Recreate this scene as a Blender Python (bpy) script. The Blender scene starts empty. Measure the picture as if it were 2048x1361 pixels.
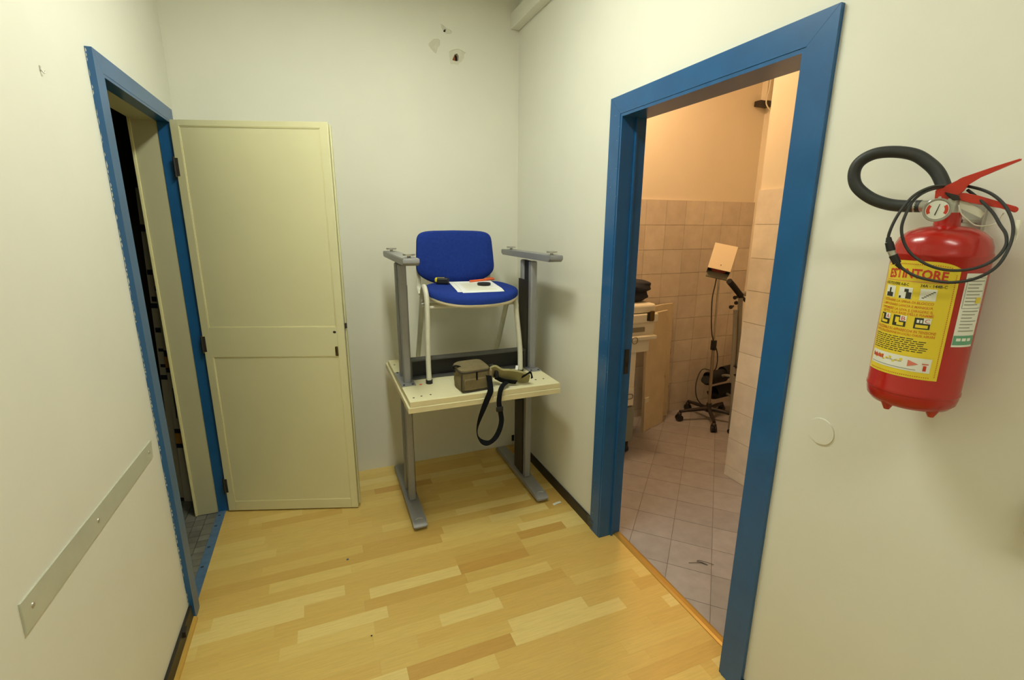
import bpy, bmesh, math, random
from mathutils import Vector, Matrix
random.seed(7)
PI = math.pi
sc = bpy.context.scene
COL = sc.collection

# ------------------------------------------------------------------ camera
F_PX, PITCH, YAW, ROLL, CAM_H = 948.08, 0.2392, 0.3825, 0.0053, 1.55
cd = bpy.data.cameras.new('camera')
cam = bpy.data.objects.new('camera', cd)
COL.objects.link(cam)
cd.sensor_fit = 'HORIZONTAL'
cd.sensor_width = 36.0
cd.lens = F_PX / 2048 * 36.0
cd.clip_start = 0.02
_f = Vector((math.sin(YAW) * math.cos(PITCH), math.cos(YAW) * math.cos(PITCH), -math.sin(PITCH)))
_r = Vector((math.cos(YAW), -math.sin(YAW), 0))
_u = _r.cross(_f)
_r2 = _r * math.cos(ROLL) + _u * math.sin(ROLL)
_u2 = _u * math.cos(ROLL) - _r * math.sin(ROLL)
cam.matrix_world = Matrix(((_r2.x, _u2.x, -_f.x, 0), (_r2.y, _u2.y, -_f.y, 0), (_r2.z, _u2.z, -_f.z, CAM_H), (0, 0, 0, 1)))
sc.camera = cam

# ------------------------------------------------------------------ world, exposure
w = bpy.data.worlds.new('world')
sc.world = w
w.use_nodes = True
w.node_tree.nodes['Background'].inputs[0].default_value = (0.8, 0.85, 1.0, 1)
w.node_tree.nodes['Background'].inputs[1].default_value = 0.02
sc.view_settings.view_transform = 'Standard'
sc.view_settings.look = 'None'
sc.view_settings.gamma = 1.0
sc.view_settings.use_curve_mapping = False
sc.view_settings.exposure = 0.0
LAMP_CORRIDOR = 52.0       # emission of the corridor's ceiling lamp
LAMP_SIDE = 104.0
LAMP_REAR = 25.0           # emission of the corridor lamp behind the camera
COL_CORRIDOR = (0.97, 1.0, 0.86)
COL_SIDE = (1.0, 0.64, 0.34)

# ------------------------------------------------------------------ materials
def srgb(r, g, b):
    def c(v):
        v /= 255.0
        return v / 12.92 if v <= 0.04045 else ((v + 0.055) / 1.055) ** 2.4
    return (c(r), c(g), c(b))

def mat(name, col, rough=0.5, metal=0.0, var=0.0, vscale=8.0, bump=0.0, bscale=60.0, col2=None, emit=None, estr=0.0, coat=0.0, alpha_trans=0.0, objcol=False, stretch=None, spec=None):
    m = bpy.data.materials.new(name)
    m.use_nodes = True
    nt = m.node_tree
    N, L = nt.nodes, nt.links
    bs = N['Principled BSDF']
    bs.inputs['Base Color'].default_value = (*col, 1)
    bs.inputs['Roughness'].default_value = rough
    bs.inputs['Metallic'].default_value = metal
    if spec is not None:
        bs.inputs['Specular IOR Level'].default_value = spec
    if coat:
        bs.inputs['Coat Weight'].default_value = coat
        bs.inputs['Coat Roughness'].default_value = 0.12
    if alpha_trans:
        bs.inputs['Transmission Weight'].default_value = alpha_trans
    if emit:
        bs.inputs['Emission Color'].default_value = (*emit, 1)
        bs.inputs['Emission Strength'].default_value = estr
    geo = N.new('ShaderNodeNewGeometry')
    src = geo.outputs['Position']
    if stretch:
        mp = N.new('ShaderNodeMapping')
        mp.inputs['Scale'].default_value = stretch
        L.new(src, mp.inputs['Vector'])
        if objcol:
            oi = N.new('ShaderNodeObjectInfo')
            L.new(oi.outputs['Random'], mp.inputs['Location'])
        src = mp.outputs['Vector']
    if var or col2 or objcol:
        ns = N.new('ShaderNodeTexNoise')
        ns.inputs['Scale'].default_value = vscale
        ns.inputs['Detail'].default_value = 6
        ns.inputs['Roughness'].default_value = 0.6
        L.new(src, ns.inputs['Vector'])
        rp = N.new('ShaderNodeValToRGB')
        rp.color_ramp.elements[0].position = 0.3
        rp.color_ramp.elements[1].position = 0.72
        if objcol:
            rp.color_ramp.elements[0].color = (1 - var,) * 3 + (1,)
            rp.color_ramp.elements[1].color = (1 + var * 0.4,) * 3 + (1,)
            oi2 = N.new('ShaderNodeObjectInfo')
            mx = N.new('ShaderNodeMix')
            mx.data_type = 'RGBA'
            mx.blend_type = 'MULTIPLY'
            mx.inputs[0].default_value = 1
            L.new(oi2.outputs['Color'], mx.inputs[6])
            L.new(ns.outputs['Fac'], rp.inputs['Fac'])
            L.new(rp.outputs['Color'], mx.inputs[7])
            L.new(mx.outputs[2], bs.inputs['Base Color'])
        else:
            c2 = col2 if col2 else tuple(max(0, v * (1 - var)) for v in col)
            rp.color_ramp.elements[0].color = (*c2, 1)
            rp.color_ramp.elements[1].color = (*col, 1)
            L.new(ns.outputs['Fac'], rp.inputs['Fac'])
            L.new(rp.outputs['Color'], bs.inputs['Base Color'])
    if bump:
        nb = N.new('ShaderNodeTexNoise')
        nb.inputs['Scale'].default_value = bscale
        nb.inputs['Detail'].default_value = 4
        L.new(src, nb.inputs['Vector'])
        bp = N.new('ShaderNodeBump')
        bp.inputs['Strength'].default_value = bump
        bp.inputs['Distance'].default_value = 0.004
        L.new(nb.outputs['Fac'], bp.inputs['Height'])
        L.new(bp.outputs['Normal'], bs.inputs['Normal'])
    return m

M = {}
M['wall'] = mat('wall_paint', (0.80, 0.79, 0.69), 0.75, var=0.05, vscale=2.2, bump=0.12, bscale=14)
M['ceiling'] = mat('ceiling_paint', (0.78, 0.77, 0.62), 0.8, var=0.04)
M['blue'] = mat('blue_gloss_paint', (0.012, 0.110, 0.300), 0.34, var=0.18, vscale=9, bump=0.05, bscale=25, coat=0.25)
M['blue_worn'] = mat('worn_blue_paint', (0.10, 0.20, 0.34), 0.5, var=0.35, vscale=26, bump=0.15)
M['chip'] = mat('exposed_white_filler', (0.74, 0.76, 0.66), 0.8, var=0.1, vscale=40)
M['plank'] = mat('laminate_strip', (0.6, 0.4, 0.15), 0.38, var=0.10, vscale=7, stretch=(1.6, 22, 1), objcol=True, bump=0.02, bscale=30)
M['subfloor'] = mat('subfloor', (0.16, 0.10, 0.04), 0.9)
M['black_base'] = mat('black_skirting', (0.018, 0.014, 0.012), 0.45, var=0.3, vscale=40)
M['pine'] = mat('pine_quadrant', (0.62, 0.37, 0.07), 0.45, var=0.12, stretch=(30, 2, 30))
M['gold'] = mat('gold_anodised_strip', (0.62, 0.38, 0.09), 0.33, metal=0.55, var=0.1)
M['cream_door'] = mat('cream_enamel', (0.77, 0.735, 0.45), 0.36, var=0.04, vscale=3, bump=0.02, bscale=10)
M['cream_bead'] = mat('cream_bead_enamel', (0.84, 0.78, 0.42), 0.35, var=0.03)
M['cream_reveal'] = mat('cream_reveal_paint', (0.55, 0.53, 0.33), 0.5, var=0.06, vscale=5)
M['brass_dark'] = mat('tarnished_brass', (0.16, 0.11, 0.04), 0.35, metal=0.8, var=0.3, vscale=50)
M['black'] = mat('black_plastic', (0.012, 0.012, 0.013), 0.45)
M['rubber'] = mat('black_rubber', (0.028, 0.030, 0.028), 0.55, var=0.35, vscale=18)
M['iron'] = mat('dark_iron', (0.05, 0.045, 0.04), 0.5, metal=0.6)
M['steel_grey'] = mat('grey_powder_coat', (0.31, 0.31, 0.315), 0.42, metal=0.25, var=0.06, vscale=30)
M['steel_dark'] = mat('dark_grey_powder_coat', (0.10, 0.10, 0.092), 0.5, metal=0.15, var=0.15)
M['steel_light'] = mat('pale_grey_metal', (0.42, 0.41, 0.38), 0.38, metal=0.4)
M['cover_black'] = mat('black_cover', (0.025, 0.020, 0.015), 0.5, var=0.2)
M['zinc'] = mat('zinc_metal', (0.55, 0.54, 0.48), 0.35, metal=0.7, var=0.1, vscale=60)
M['chrome'] = mat('chrome', (0.6, 0.56, 0.5), 0.16, metal=0.95)
M['desk_top'] = mat('cream_melamine', (0.83, 0.775, 0.50), 0.42, var=0.05, vscale=5, stretch=(2, 14, 2))
M['desk_edge'] = mat('cream_edge_band', (0.78, 0.70, 0.42), 0.45, var=0.06, vscale=9)
M['hole'] = mat('drill_hole', (0.03, 0.022, 0.012), 0.9)  # screw holes and nail marks; also paints the shade in the plaster holes
M['orange_dot'] = mat('orange_sticker', (0.85, 0.18, 0.05), 0.6)
M['chair_blue'] = mat('blue_upholstery', (0.016, 0.046, 0.30), 0.92, var=0.22, vscale=70, bump=0.25, bscale=500, spec=0.2)
M['chair_frame'] = mat('cream_tube_enamel', (0.72, 0.70, 0.56), 0.4, var=0.08, vscale=30)
M['chair_shell'] = mat('cream_plastic_rim', (0.66, 0.58, 0.40), 0.5)
M['white_paper'] = mat('white_paper', (0.86, 0.86, 0.84), 0.85)
M['paper_print'] = mat('faint_yellow_print', (0.78, 0.74, 0.40), 0.85)
M['yellow'] = mat('yellow_plastic', (0.80, 0.66, 0.03), 0.4)
M['orange'] = mat('orange_plastic', (0.92, 0.16, 0.04), 0.4)
M['olive'] = mat('olive_canvas', (0.215, 0.170, 0.080), 0.92, var=0.25, vscale=25, bump=0.4, bscale=350)
M['tan'] = mat('tan_canvas', (0.33, 0.245, 0.13), 0.92, var=0.2, vscale=25, bump=0.4, bscale=350)
M['khaki'] = mat('khaki_canvas', (0.36, 0.32, 0.14), 0.9, var=0.2, vscale=25, bump=0.4, bscale=350)
M['webbing'] = mat('black_webbing', (0.006, 0.0065, 0.008), 0.9, bump=0.3, bscale=400, spec=0.15)
M['zip'] = mat('dark_brown_piping', (0.035, 0.026, 0.018), 0.7)
M['red'] = mat('red_enamel', (0.44, 0.011, 0.006), 0.26, var=0.08, vscale=6, coat=0.25)
M['red_lever'] = mat('red_lever_enamel', (0.55, 0.030, 0.012), 0.35)
M['label_yellow'] = mat('yellow_label', (0.80, 0.62, 0.035), 0.4)
M['label_white'] = mat('white_label', (0.80, 0.80, 0.72), 0.4)
M['print_red'] = mat('red_print', (0.58, 0.045, 0.015), 0.5)
M['print_orange'] = mat('orange_print', (0.66, 0.17, 0.02), 0.5)
M['print_black'] = mat('black_print', (0.03, 0.03, 0.02), 0.5)
M['print_green'] = mat('green_print', (0.13, 0.36, 0.22), 0.5)
M['print_grey'] = mat('grey_print', (0.33, 0.33, 0.27), 0.5)
M['print_pink'] = mat('salmon_print', (0.72, 0.20, 0.13), 0.5)
M['clear'] = mat('clear_plastic', (0.62, 0.60, 0.52), 0.15, alpha_trans=0.55)
M['white_plastic'] = mat('white_plastic', (0.76, 0.74, 0.60), 0.4)
M['strip_plastic'] = mat('greyed_metal_strip', (0.60, 0.615, 0.50), 0.4, metal=0.15, var=0.1, vscale=12)
M['plaster_grey'] = mat('bare_plaster', (0.70, 0.68, 0.56), 0.95, var=0.12, vscale=40, bump=0.3, bscale=80)
M['crumb_grey'] = mat('grey_crumbs', (0.13, 0.12, 0.09), 0.9, var=0.4, vscale=90)
M['brick'] = mat('terracotta_brick', (0.50, 0.16, 0.05), 0.9, var=0.3, vscale=40)
M['side_wall'] = mat('side_room_paint', (0.82, 0.74, 0.60), 0.8, var=0.05, vscale=3, bump=0.06, bscale=14)
M['tile'] = mat('beige_wall_tile', (0.60, 0.53, 0.44), 0.28, var=0.13, vscale=9, objcol=True)
M['grout'] = mat('pale_grout', (0.52, 0.43, 0.33), 0.9, var=0.1)
M['floor_tile'] = mat('grey_floor_tile', (0.4, 0.36, 0.34), 0.42, var=0.13, vscale=14, objcol=True)
M['floor_grout'] = mat('dirty_grout', (0.24, 0.205, 0.18), 0.95, var=0.2)
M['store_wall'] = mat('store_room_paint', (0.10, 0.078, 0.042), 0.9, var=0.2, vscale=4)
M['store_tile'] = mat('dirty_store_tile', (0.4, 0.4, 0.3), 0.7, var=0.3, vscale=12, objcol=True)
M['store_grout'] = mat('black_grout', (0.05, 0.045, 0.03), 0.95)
M['carton'] = mat('printed_carton', (0.58, 0.53, 0.36), 0.7, var=0.1)
M['carton_orange'] = mat('orange_carton_print', (0.60, 0.28, 0.03), 0.7)
M['carton_navy'] = mat('navy_carton_print', (0.02, 0.02, 0.045), 0.7)
M['copier'] = mat('aged_cream_plastic', (0.80, 0.75, 0.60), 0.45, var=0.06, vscale=6)
M['copier_dark'] = mat('shadow_grey_plastic', (0.22, 0.19, 0.13), 0.5)  # drawer pull colour; also paints the shade of the output slot
M['cabinet_grey'] = mat('grey_green_steel', (0.25, 0.26, 0.21), 0.5)
M['cloth_navy'] = mat('navy_cloth', (0.018, 0.020, 0.032), 0.9, var=0.3, vscale=30, bump=0.3, bscale=120)
M['board'] = mat('yellowed_board', (0.72, 0.62, 0.42), 0.7, var=0.15, vscale=6)
M['board_edge'] = mat('crumbling_board_edge', (0.58, 0.46, 0.24), 0.9, var=0.55, vscale=30, bump=0.6, bscale=60)
M['lamp_white'] = mat('ivory_enamel', (0.80, 0.70, 0.52), 0.4)
M['lamp_red'] = mat('red_lamp_glass', (0.35, 0.015, 0.01), 0.15)
M['pole_steel'] = mat('brushed_pole', (0.42, 0.36, 0.28), 0.3, metal=0.85)
M['grey_tube'] = mat('grey_tube_enamel', (0.30, 0.29, 0.26), 0.4, metal=0.3)
M['foam'] = mat('black_foam', (0.012, 0.012, 0.013), 0.85)
M['brown_base'] = mat('dark_brown_plastic', (0.030, 0.022, 0.018), 0.45)
M['lamp_body'] = mat('white_fixture_enamel', (0.8, 0.8, 0.8), 0.5)
M['glow_corridor'] = mat('corridor_diffuser', (0.8, 0.8, 0.8), 0.5, emit=COL_CORRIDOR, estr=LAMP_CORRIDOR)
M['glow_rear'] = mat('rear_corridor_diffuser', (0.8, 0.8, 0.8), 0.5, emit=COL_CORRIDOR, estr=LAMP_REAR)
M['glow_side'] = mat('side_room_diffuser', (0.8, 0.7, 0.6), 0.5, emit=COL_SIDE, estr=LAMP_SIDE)

# ------------------------------------------------------------------ geometry helpers
class B:
    def __init__(s):
        s.bm = bmesh.new()

    def quad(s, pts):
        return s.bm.faces.new([s.bm.verts.new(p) for p in pts])

    def box(s, x0, x1, y0, y1, z0, z1, bev=0.0, seg=2, mtx=None):
        g = bmesh.ops.create_cube(s.bm, size=1.0)['verts']
        for v in g:
            v.co = Vector(((x0 + x1) / 2 + v.co.x * (x1 - x0), (y0 + y1) / 2 + v.co.y * (y1 - y0), (z0 + z1) / 2 + v.co.z * (z1 - z0)))
        if bev:
            es = list({e for v in g for e in v.link_edges})
            r = bmesh.ops.bevel(s.bm, geom=es, offset=bev, segments=seg, affect='EDGES', profile=0.5)
            g = list({v for f in r['faces'] for v in f.verts} | {v for v in g if v.is_valid})
            bf = set(r['faces'])
            for f in {f for v in g for f in v.link_faces}:
                if f not in bf:
                    f.material_index = 1                     # main faces stay flat
        if mtx is not None:
            for v in g:
                v.co = mtx @ v.co
        return s

    def cyl(s, p0, p1, r0, r1=None, n=16):
        r1 = r0 if r1 is None else r1
        p0, p1 = Vector(p0), Vector(p1)
        d = (p1 - p0).normalized()
        a = d.orthogonal().normalized()
        b = d.cross(a)
        A = [s.bm.verts.new(p0 + (a * math.cos(t) + b * math.sin(t)) * r0) for t in [2 * PI * i / n for i in range(n)]]
        C = [s.bm.verts.new(p1 + (a * math.cos(t) + b * math.sin(t)) * r1) for t in [2 * PI * i / n for i in range(n)]]
        for i in range(n):
            s.bm.faces.new([A[i], A[(i + 1) % n], C[(i + 1) % n], C[i]])
        s.bm.faces.new(A[::-1])
        s.bm.faces.new(C)
        return s

    def tube(s, pts, r, n=10, sub=4, rad=None, closed=False, flat=1.0, flat_axis=None):
        P = [Vector(p) for p in pts]
        if sub > 1:
            P = catmull(P, sub, closed)
        m = len(P)
        R = rad if rad else [r] * m
        if rad and len(rad) != m:
            R = [rad[min(len(rad) - 1, int(i * (len(rad) - 1) / max(1, m - 1) + 0.5))] for i in range(m)]
        rings = []
        nrm = None
        for i in range(m):
            if closed:
                t = (P[(i + 1) % m] - P[i - 1]).normalized()
            else:
                t = (P[min(i + 1, m - 1)] - P[max(i - 1, 0)]).normalized()
            if flat_axis is not None:
                nrm = Vector(flat_axis)
                nrm = (nrm - t * nrm.dot(t)).normalized()
            elif nrm is None:
                nrm = t.orthogonal().normalized()
            else:
                nrm = (nrm - t * nrm.dot(t))
                nrm = nrm.normalized() if nrm.length > 1e-6 else t.orthogonal().normalized()
            b = t.cross(nrm)
            rings.append([s.bm.verts.new(P[i] + (nrm * math.cos(a) * flat + b * math.sin(a)) * R[i]) for a in [2 * PI * k / n for k in range(n)]])
        rng = range(m) if closed else range(m - 1)
        for i in rng:
            j = (i + 1) % m
            for k in range(n):
                s.bm.faces.new([rings[i][k], rings[i][(k + 1) % n], rings[j][(k + 1) % n], rings[j][k]])
        if not closed:
            s.bm.faces.new(rings[0][::-1])
            s.bm.faces.new(rings[-1])
        return s

    def ribbon(s, pts, wids, thick=0.002, sub=5):
        """pts: centre line; wids: half-width vectors at each point."""
        P = catmull([Vector(p) for p in pts], sub)
        W = catmull([Vector(q) for q in wids], sub)
        m = len(P)
        rows = []
        for i in range(m):
            t = (P[min(i + 1, m - 1)] - P[max(i - 1, 0)]).normalized()
            nn = t.cross(W[i])
            nn = nn.normalized() * thick / 2 if nn.length > 1e-9 else Vector((0, -thick / 2, 0))
            rows.append([s.bm.verts.new(P[i] + q) for q in (W[i] + nn, -W[i] + nn, -W[i] - nn, W[i] - nn)])
        for i in range(m - 1):
            for k in range(4):
                s.bm.faces.new([rows[i][k], rows[i][(k + 1) % 4], rows[i + 1][(k + 1) % 4], rows[i + 1][k]])
        s.bm.faces.new(rows[0][::-1])
        s.bm.faces.new(rows[-1])
        return s

    def lathe(s, prof, c, n=48):
        c = Vector(c)
        rings = []
        for r, z in prof:
            if r < 1e-6:
                rings.append([s.bm.verts.new(c + Vector((0, 0, z)))])
            else:
                rings.append([s.bm.verts.new(c + Vector((r * math.cos(2 * PI * i / n), r * math.sin(2 * PI * i / n), z))) for i in range(n)])
        for a, b in zip(rings, rings[1:]):
            for i in range(n):
                j = (i + 1) % n
                if len(a) == 1:
                    s.bm.faces.new([a[0], b[j], b[i]])
                elif len(b) == 1:
                    s.bm.faces.new([a[i], a[j], b[0]])
                else:
                    s.bm.faces.new([a[i], a[j], b[j], b[i]])
        return s

    def prism(s, poly, fn, a0, a1):
        """poly of 2D points; fn(u, v, a) -> 3D point; extruded from a0 to a1."""
        A = [s.bm.verts.new(fn(u, v, a0)) for u, v in poly]
        C = [s.bm.verts.new(fn(u, v, a1)) for u, v in poly]
        n = len(poly)
        s.bm.faces.new(A[::-1])
        s.bm.faces.new(C)
        for i in range(n):
            s.bm.faces.new([A[i], A[(i + 1) % n], C[(i + 1) % n], C[i]])
        return s

    def grid(s, fn, nu, nv, thick_fn=None):
        """surface fn(u, v) in 0..1 and, with thick_fn, a closed slab between both."""
        def lay(f):
            return [[s.bm.verts.new(f(i / nu, j / nv)) for j in range(nv + 1)] for i in range(nu + 1)]
        A = lay(fn)
        for i in range(nu):
            for j in range(nv):
                s.bm.faces.new([A[i][j], A[i + 1][j], A[i + 1][j + 1], A[i][j + 1]])
        if thick_fn:
            C = lay(thick_fn)
            for i in range(nu):
                for j in range(nv):
                    s.bm.faces.new([C[i][j], C[i][j + 1], C[i + 1][j + 1], C[i + 1][j]])
            for i in range(nu):
                s.bm.faces.new([A[i][0], C[i][0], C[i + 1][0], A[i + 1][0]])
                s.bm.faces.new([A[i][nv], A[i + 1][nv], C[i + 1][nv], C[i][nv]])
            for j in range(nv):
                s.bm.faces.new([A[0][j], A[0][j + 1], C[0][j + 1], C[0][j]])
                s.bm.faces.new([A[nu][j], C[nu][j], C[nu][j + 1], A[nu][j + 1]])
        return s

    def blob(s, c, rx, ry, rz, seed=0, amp=0.12, sub=3, e=1.0):
        g = bmesh.ops.create_icosphere(s.bm, subdivisions=sub, radius=1.0)['verts']
        for v in g:
            d = v.co.normalized()
            k = 1 + amp * (math.sin(5 * d.x + seed) * math.cos(4 * d.y + 2 * seed) + 0.6 * math.sin(9 * d.z + 3 * d.x + seed))
            q = Vector([math.copysign(abs(a) ** e, a) for a in d])
            v.co = Vector((c[0] + q.x * rx * k, c[1] + q.y * ry * k, c[2] + q.z * rz * k))
        return s

    def xform(s, m):
        for v in s.bm.verts:
            v.co = m @ v.co
        return s

def catmull(P, sub, closed=False):
    n = len(P)
    if n < 3 or sub <= 1:
        return P
    out = []
    for i in range(n if closed else n - 1):
        if closed:
            p0, p1, p2, p3 = P[i - 1], P[i], P[(i + 1) % n], P[(i + 2) % n]
        else:
            p0, p1, p2, p3 = P[max(i - 1, 0)], P[i], P[i + 1], P[min(i + 2, n - 1)]
        for k in range(sub):
            t = k / sub
            out.append(0.5 * ((2 * p1) + (p2 - p0) * t + (2 * p0 - 5 * p1 + 4 * p2 - p3) * t * t + (3 * p1 - p0 - 3 * p2 + p3) * t ** 3))
    if not closed:
        out.append(P[-1])
    return out

OFF = {}

def to_mesh(name, b, m, off, smooth=True, fixn=True):
    bm = b.bm
    if fixn:
        bmesh.ops.recalc_face_normals(bm, faces=bm.faces)
    me = bpy.data.meshes.new(name)
    bm.to_mesh(me)
    bm.free()
    if off.length:
        me.transform(Matrix.Translation(-off))
    me.materials.append(M[m])
    if smooth:
        for p in me.polygons:
            p.use_smooth = True
        me.set_sharp_from_angle(angle=math.radians(38))
        for p in me.polygons:
            if p.material_index:
                p.use_smooth = False
                p.material_index = 0
    return me

def thing(name, label, cat, loc, group=None, kind=None):
    o = bpy.data.objects.new(name, None)
    COL.objects.link(o)
    o.empty_display_size = 0.05
    o.location = loc
    OFF[o] = Vector(loc)
    tag(o, label, cat, group, kind)
    return o

def tag(o, label=None, cat=None, group=None, kind=None):
    if label:
        o['label'] = label
    if cat:
        o['category'] = cat
    if group:
        o['group'] = group
    if kind:
        o['kind'] = kind
    return o

def part(name, b, m, parent, label=None, kind=None, smooth=True):
    off = OFF[parent]
    o = bpy.data.objects.new(name, to_mesh(name, b, m, off, smooth))
    COL.objects.link(o)
    o.parent = parent
    OFF[o] = off
    if label:
        o['label'] = label
    if kind:
        o['kind'] = kind
    return o

def single(name, b, m, label, cat, group=None, kind=None, smooth=True):
    vs = [v.co for v in b.bm.verts]
    off = Vector(((min(v.x for v in vs) + max(v.x for v in vs)) / 2, (min(v.y for v in vs) + max(v.y for v in vs)) / 2, min(v.z for v in vs)))
    o = bpy.data.objects.new(name, to_mesh(name, b, m, off, smooth))
    COL.objects.link(o)
    o.location = off
    OFF[o] = off
    return tag(o, label, cat, group, kind)

def struct(name, b, m, label, cat):
    return single(name, b, m, label, cat, kind='structure', smooth=False)

def clip_poly(poly, x0, x1, y0, y1):
    def cut(p, inside, inter):
        out = []
        for i in range(len(p)):
            a, c = p[i - 1], p[i]
            if inside(c):
                if not inside(a):
                    out.append(inter(a, c))
                out.append(c)
            elif inside(a):
                out.append(inter(a, c))
        return out
    def ix(x):
        return lambda a, c: (x, a[1] + (c[1] - a[1]) * (x - a[0]) / (c[0] - a[0]))
    def iy(y):
        return lambda a, c: (a[0] + (c[0] - a[0]) * (y - a[1]) / (c[1] - a[1]), y)
    for inside, inter in ((lambda p: p[0] >= x0, ix(x0)), (lambda p: p[0] <= x1, ix(x1)), (lambda p: p[1] >= y0, iy(y0)), (lambda p: p[1] <= y1, iy(y1))):
        if len(poly) < 3:
            return []
        poly = cut(poly, inside, inter)
    return poly

# ------------------------------------------------------------------ room dimensions
XL, XR, YB, YF, ZC = -0.60, 1.213, 2.928, -1.7, 3.0
XL2, XR2 = -0.725, 1.318                                   # far faces of the side walls
LD0, LD1, LDZ = 2.005, 2.755, 2.005                        # left door opening
RD0, RD1, RDZ = 0.978, 1.800, 1.996                        # right door opening
SY, SX = 3.05, 3.38                                        # side room's far wall and end wall

# ---- corridor walls
struct('wall_left', B().box(XL2, XL, YF, LD0 - 0.0, 0, ZC).box(XL2, XL, LD1, YB, 0, ZC).box(XL2, XL, LD0, LD1, LDZ, ZC), 'wall',
       'cream painted wall on the left with the narrow blue framed doorway', 'wall')
struct('wall_right', B().box(XR, XR2, YF, RD0, 0, ZC).box(XR, XR2, RD1, YB + 0.12, 0, ZC).box(XR, XR2, RD0, RD1, RDZ, ZC), 'wall',
       'cream painted wall on the right with the wide blue framed doorway', 'wall')
struct('wall_front', B().box(XL2, XR2, YF - 0.1, YF, 0, ZC), 'wall', 'cream painted end wall of the corridor behind the camera', 'wall')
struct('ceiling', B().box(XL2, XR2, YF, YB, ZC, ZC + 0.1), 'ceiling', 'plain cream ceiling above the corridor', 'ceiling')

# back wall with three chipped spots cut into it
CH_SMALL = [(0.7387, 2.6382), (0.7511, 2.6334), (0.7759, 2.6171), (0.7936, 2.6151), (0.8023, 2.6052), (0.7931, 2.5951), (0.7701, 2.5921), (0.7551, 2.5989), (0.7466, 2.6109), (0.7408, 2.6254)]
CH_SHOLE = [(0.7528, 2.6073), (0.7607, 2.6161), (0.7695, 2.6162), (0.7653, 2.6024), (0.7551, 2.6)]
CH_MID = [(0.6651, 2.5298), (0.6805, 2.5428), (0.696, 2.5569), (0.7187, 2.561), (0.7323, 2.5539), (0.7302, 2.5293), (0.7172, 2.5165), (0.7086, 2.4843), (0.6913, 2.4933), (0.6767, 2.507), (0.6648, 2.5209)]
CH_BIG = [(0.783, 2.5046), (0.8039, 2.5161), (0.8169, 2.52), (0.8326, 2.5254), (0.8508, 2.522), (0.8821, 2.5099), (0.8713, 2.4995), (0.8696, 2.481), (0.8548, 2.461), (0.8388, 2.45), (0.8333, 2.4413), (0.8073, 2.4441), (0.7916, 2.44), (0.7846, 2.4664)]
CH_BHOLE = [(0.8013, 2.4638), (0.8163, 2.4951), (0.8308, 2.5025), (0.8397, 2.4911), (0.8406, 2.473), (0.8364, 2.4623), (0.8181, 2.4613)]
wb = struct('wall_back', B().box(XL, XR, YB, YB + 0.12, 0, ZC), 'wall', 'cream painted back wall with chipped plaster holes near the top', 'wall')
fy = lambda u, v, a: Vector((u, a, v))
cutters = []
for poly, depth in ((CH_SMALL, 0.003), (CH_MID, 0.003), (CH_BIG, 0.004), (CH_SHOLE, 0.03), (CH_BHOLE, 0.06)):
    cb = B().prism(poly, fy, YB - 0.02, YB + depth)
    me = to_mesh('cutter', cb, 'plaster_grey', Vector(), False)
    co = bpy.data.objects.new('cutter', me)
    COL.objects.link(co)
    md = wb.modifiers.new('cut', 'BOOLEAN')
    md.operation = 'DIFFERENCE'
    md.object = co
    md.solver = 'EXACT'
    md.material_mode = 'TRANSFER'
    cutters.append(co)
bpy.context.view_layer.update()
dg = bpy.context.evaluated_depsgraph_get()
me = bpy.data.meshes.new_from_object(wb.evaluated_get(dg))
wb.modifiers.clear()
wb.data = me
me.materials.clear()
me.materials.append(M['wall'])
for co in cutters:
    bpy.data.objects.remove(co)
# bare plaster in the shallow chips, brick in the deep hole (thin fillings inside the recesses)
def ring_fill(poly, hole, y):
    b = B()
    vs = [b.bm.verts.new((u, y, v)) for u, v in poly]
    es = [b.bm.edges.new((vs[i - 1], vs[i])) for i in range(len(vs))]
    if hole:
        hv = [b.bm.verts.new((u, y, v)) for u, v in hole]
        es += [b.bm.edges.new((hv[i - 1], hv[i])) for i in range(len(hv))]
    bmesh.ops.triangle_fill(b.bm, use_beauty=True, use_dissolve=False, edges=es)
    return b
part('bare_plaster_patch', ring_fill(CH_SMALL, CH_SHOLE, YB + 0.0024), 'plaster_grey', wb, 'small chipped patch of bare plaster')
part('bare_plaster_patch', ring_fill(CH_MID, None, YB + 0.0024), 'plaster_grey', wb, 'rounded patch of bare grey plaster')
part('bare_plaster_patch', ring_fill(CH_BIG, CH_BHOLE, YB + 0.0034), 'plaster_grey', wb, 'ragged ring of bare plaster around the brick hole')
part('exposed_brick', B().box(0.80, 0.823, YB + 0.018, YB + 0.058, 2.455, 2.51, 0.004), 'brick', wb, 'orange brick seen through the broken plaster')
part('hole_shadow_lining', B().box(0.824, 0.842, YB + 0.035, YB + 0.058, 2.455, 2.51, 0.002), 'hole', wb, 'dark block painting the shade in the hole beside the orange brick')  # near-black block painting the shade inside the broken plaster
part('hole_shadow_lining', B().box(0.751, 0.771, YB + 0.02, YB + 0.029, 2.598, 2.618, 0.002), 'hole', wb, 'dark block painting the shade in the small hole')

# trunking along the top of the right wall
struct('trim_1', B().box(1.158, XR, YF + 0.05, YB, 2.668, 2.752, 0.004), 'wall', 'painted square duct running along the top of the right wall', 'duct')

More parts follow.
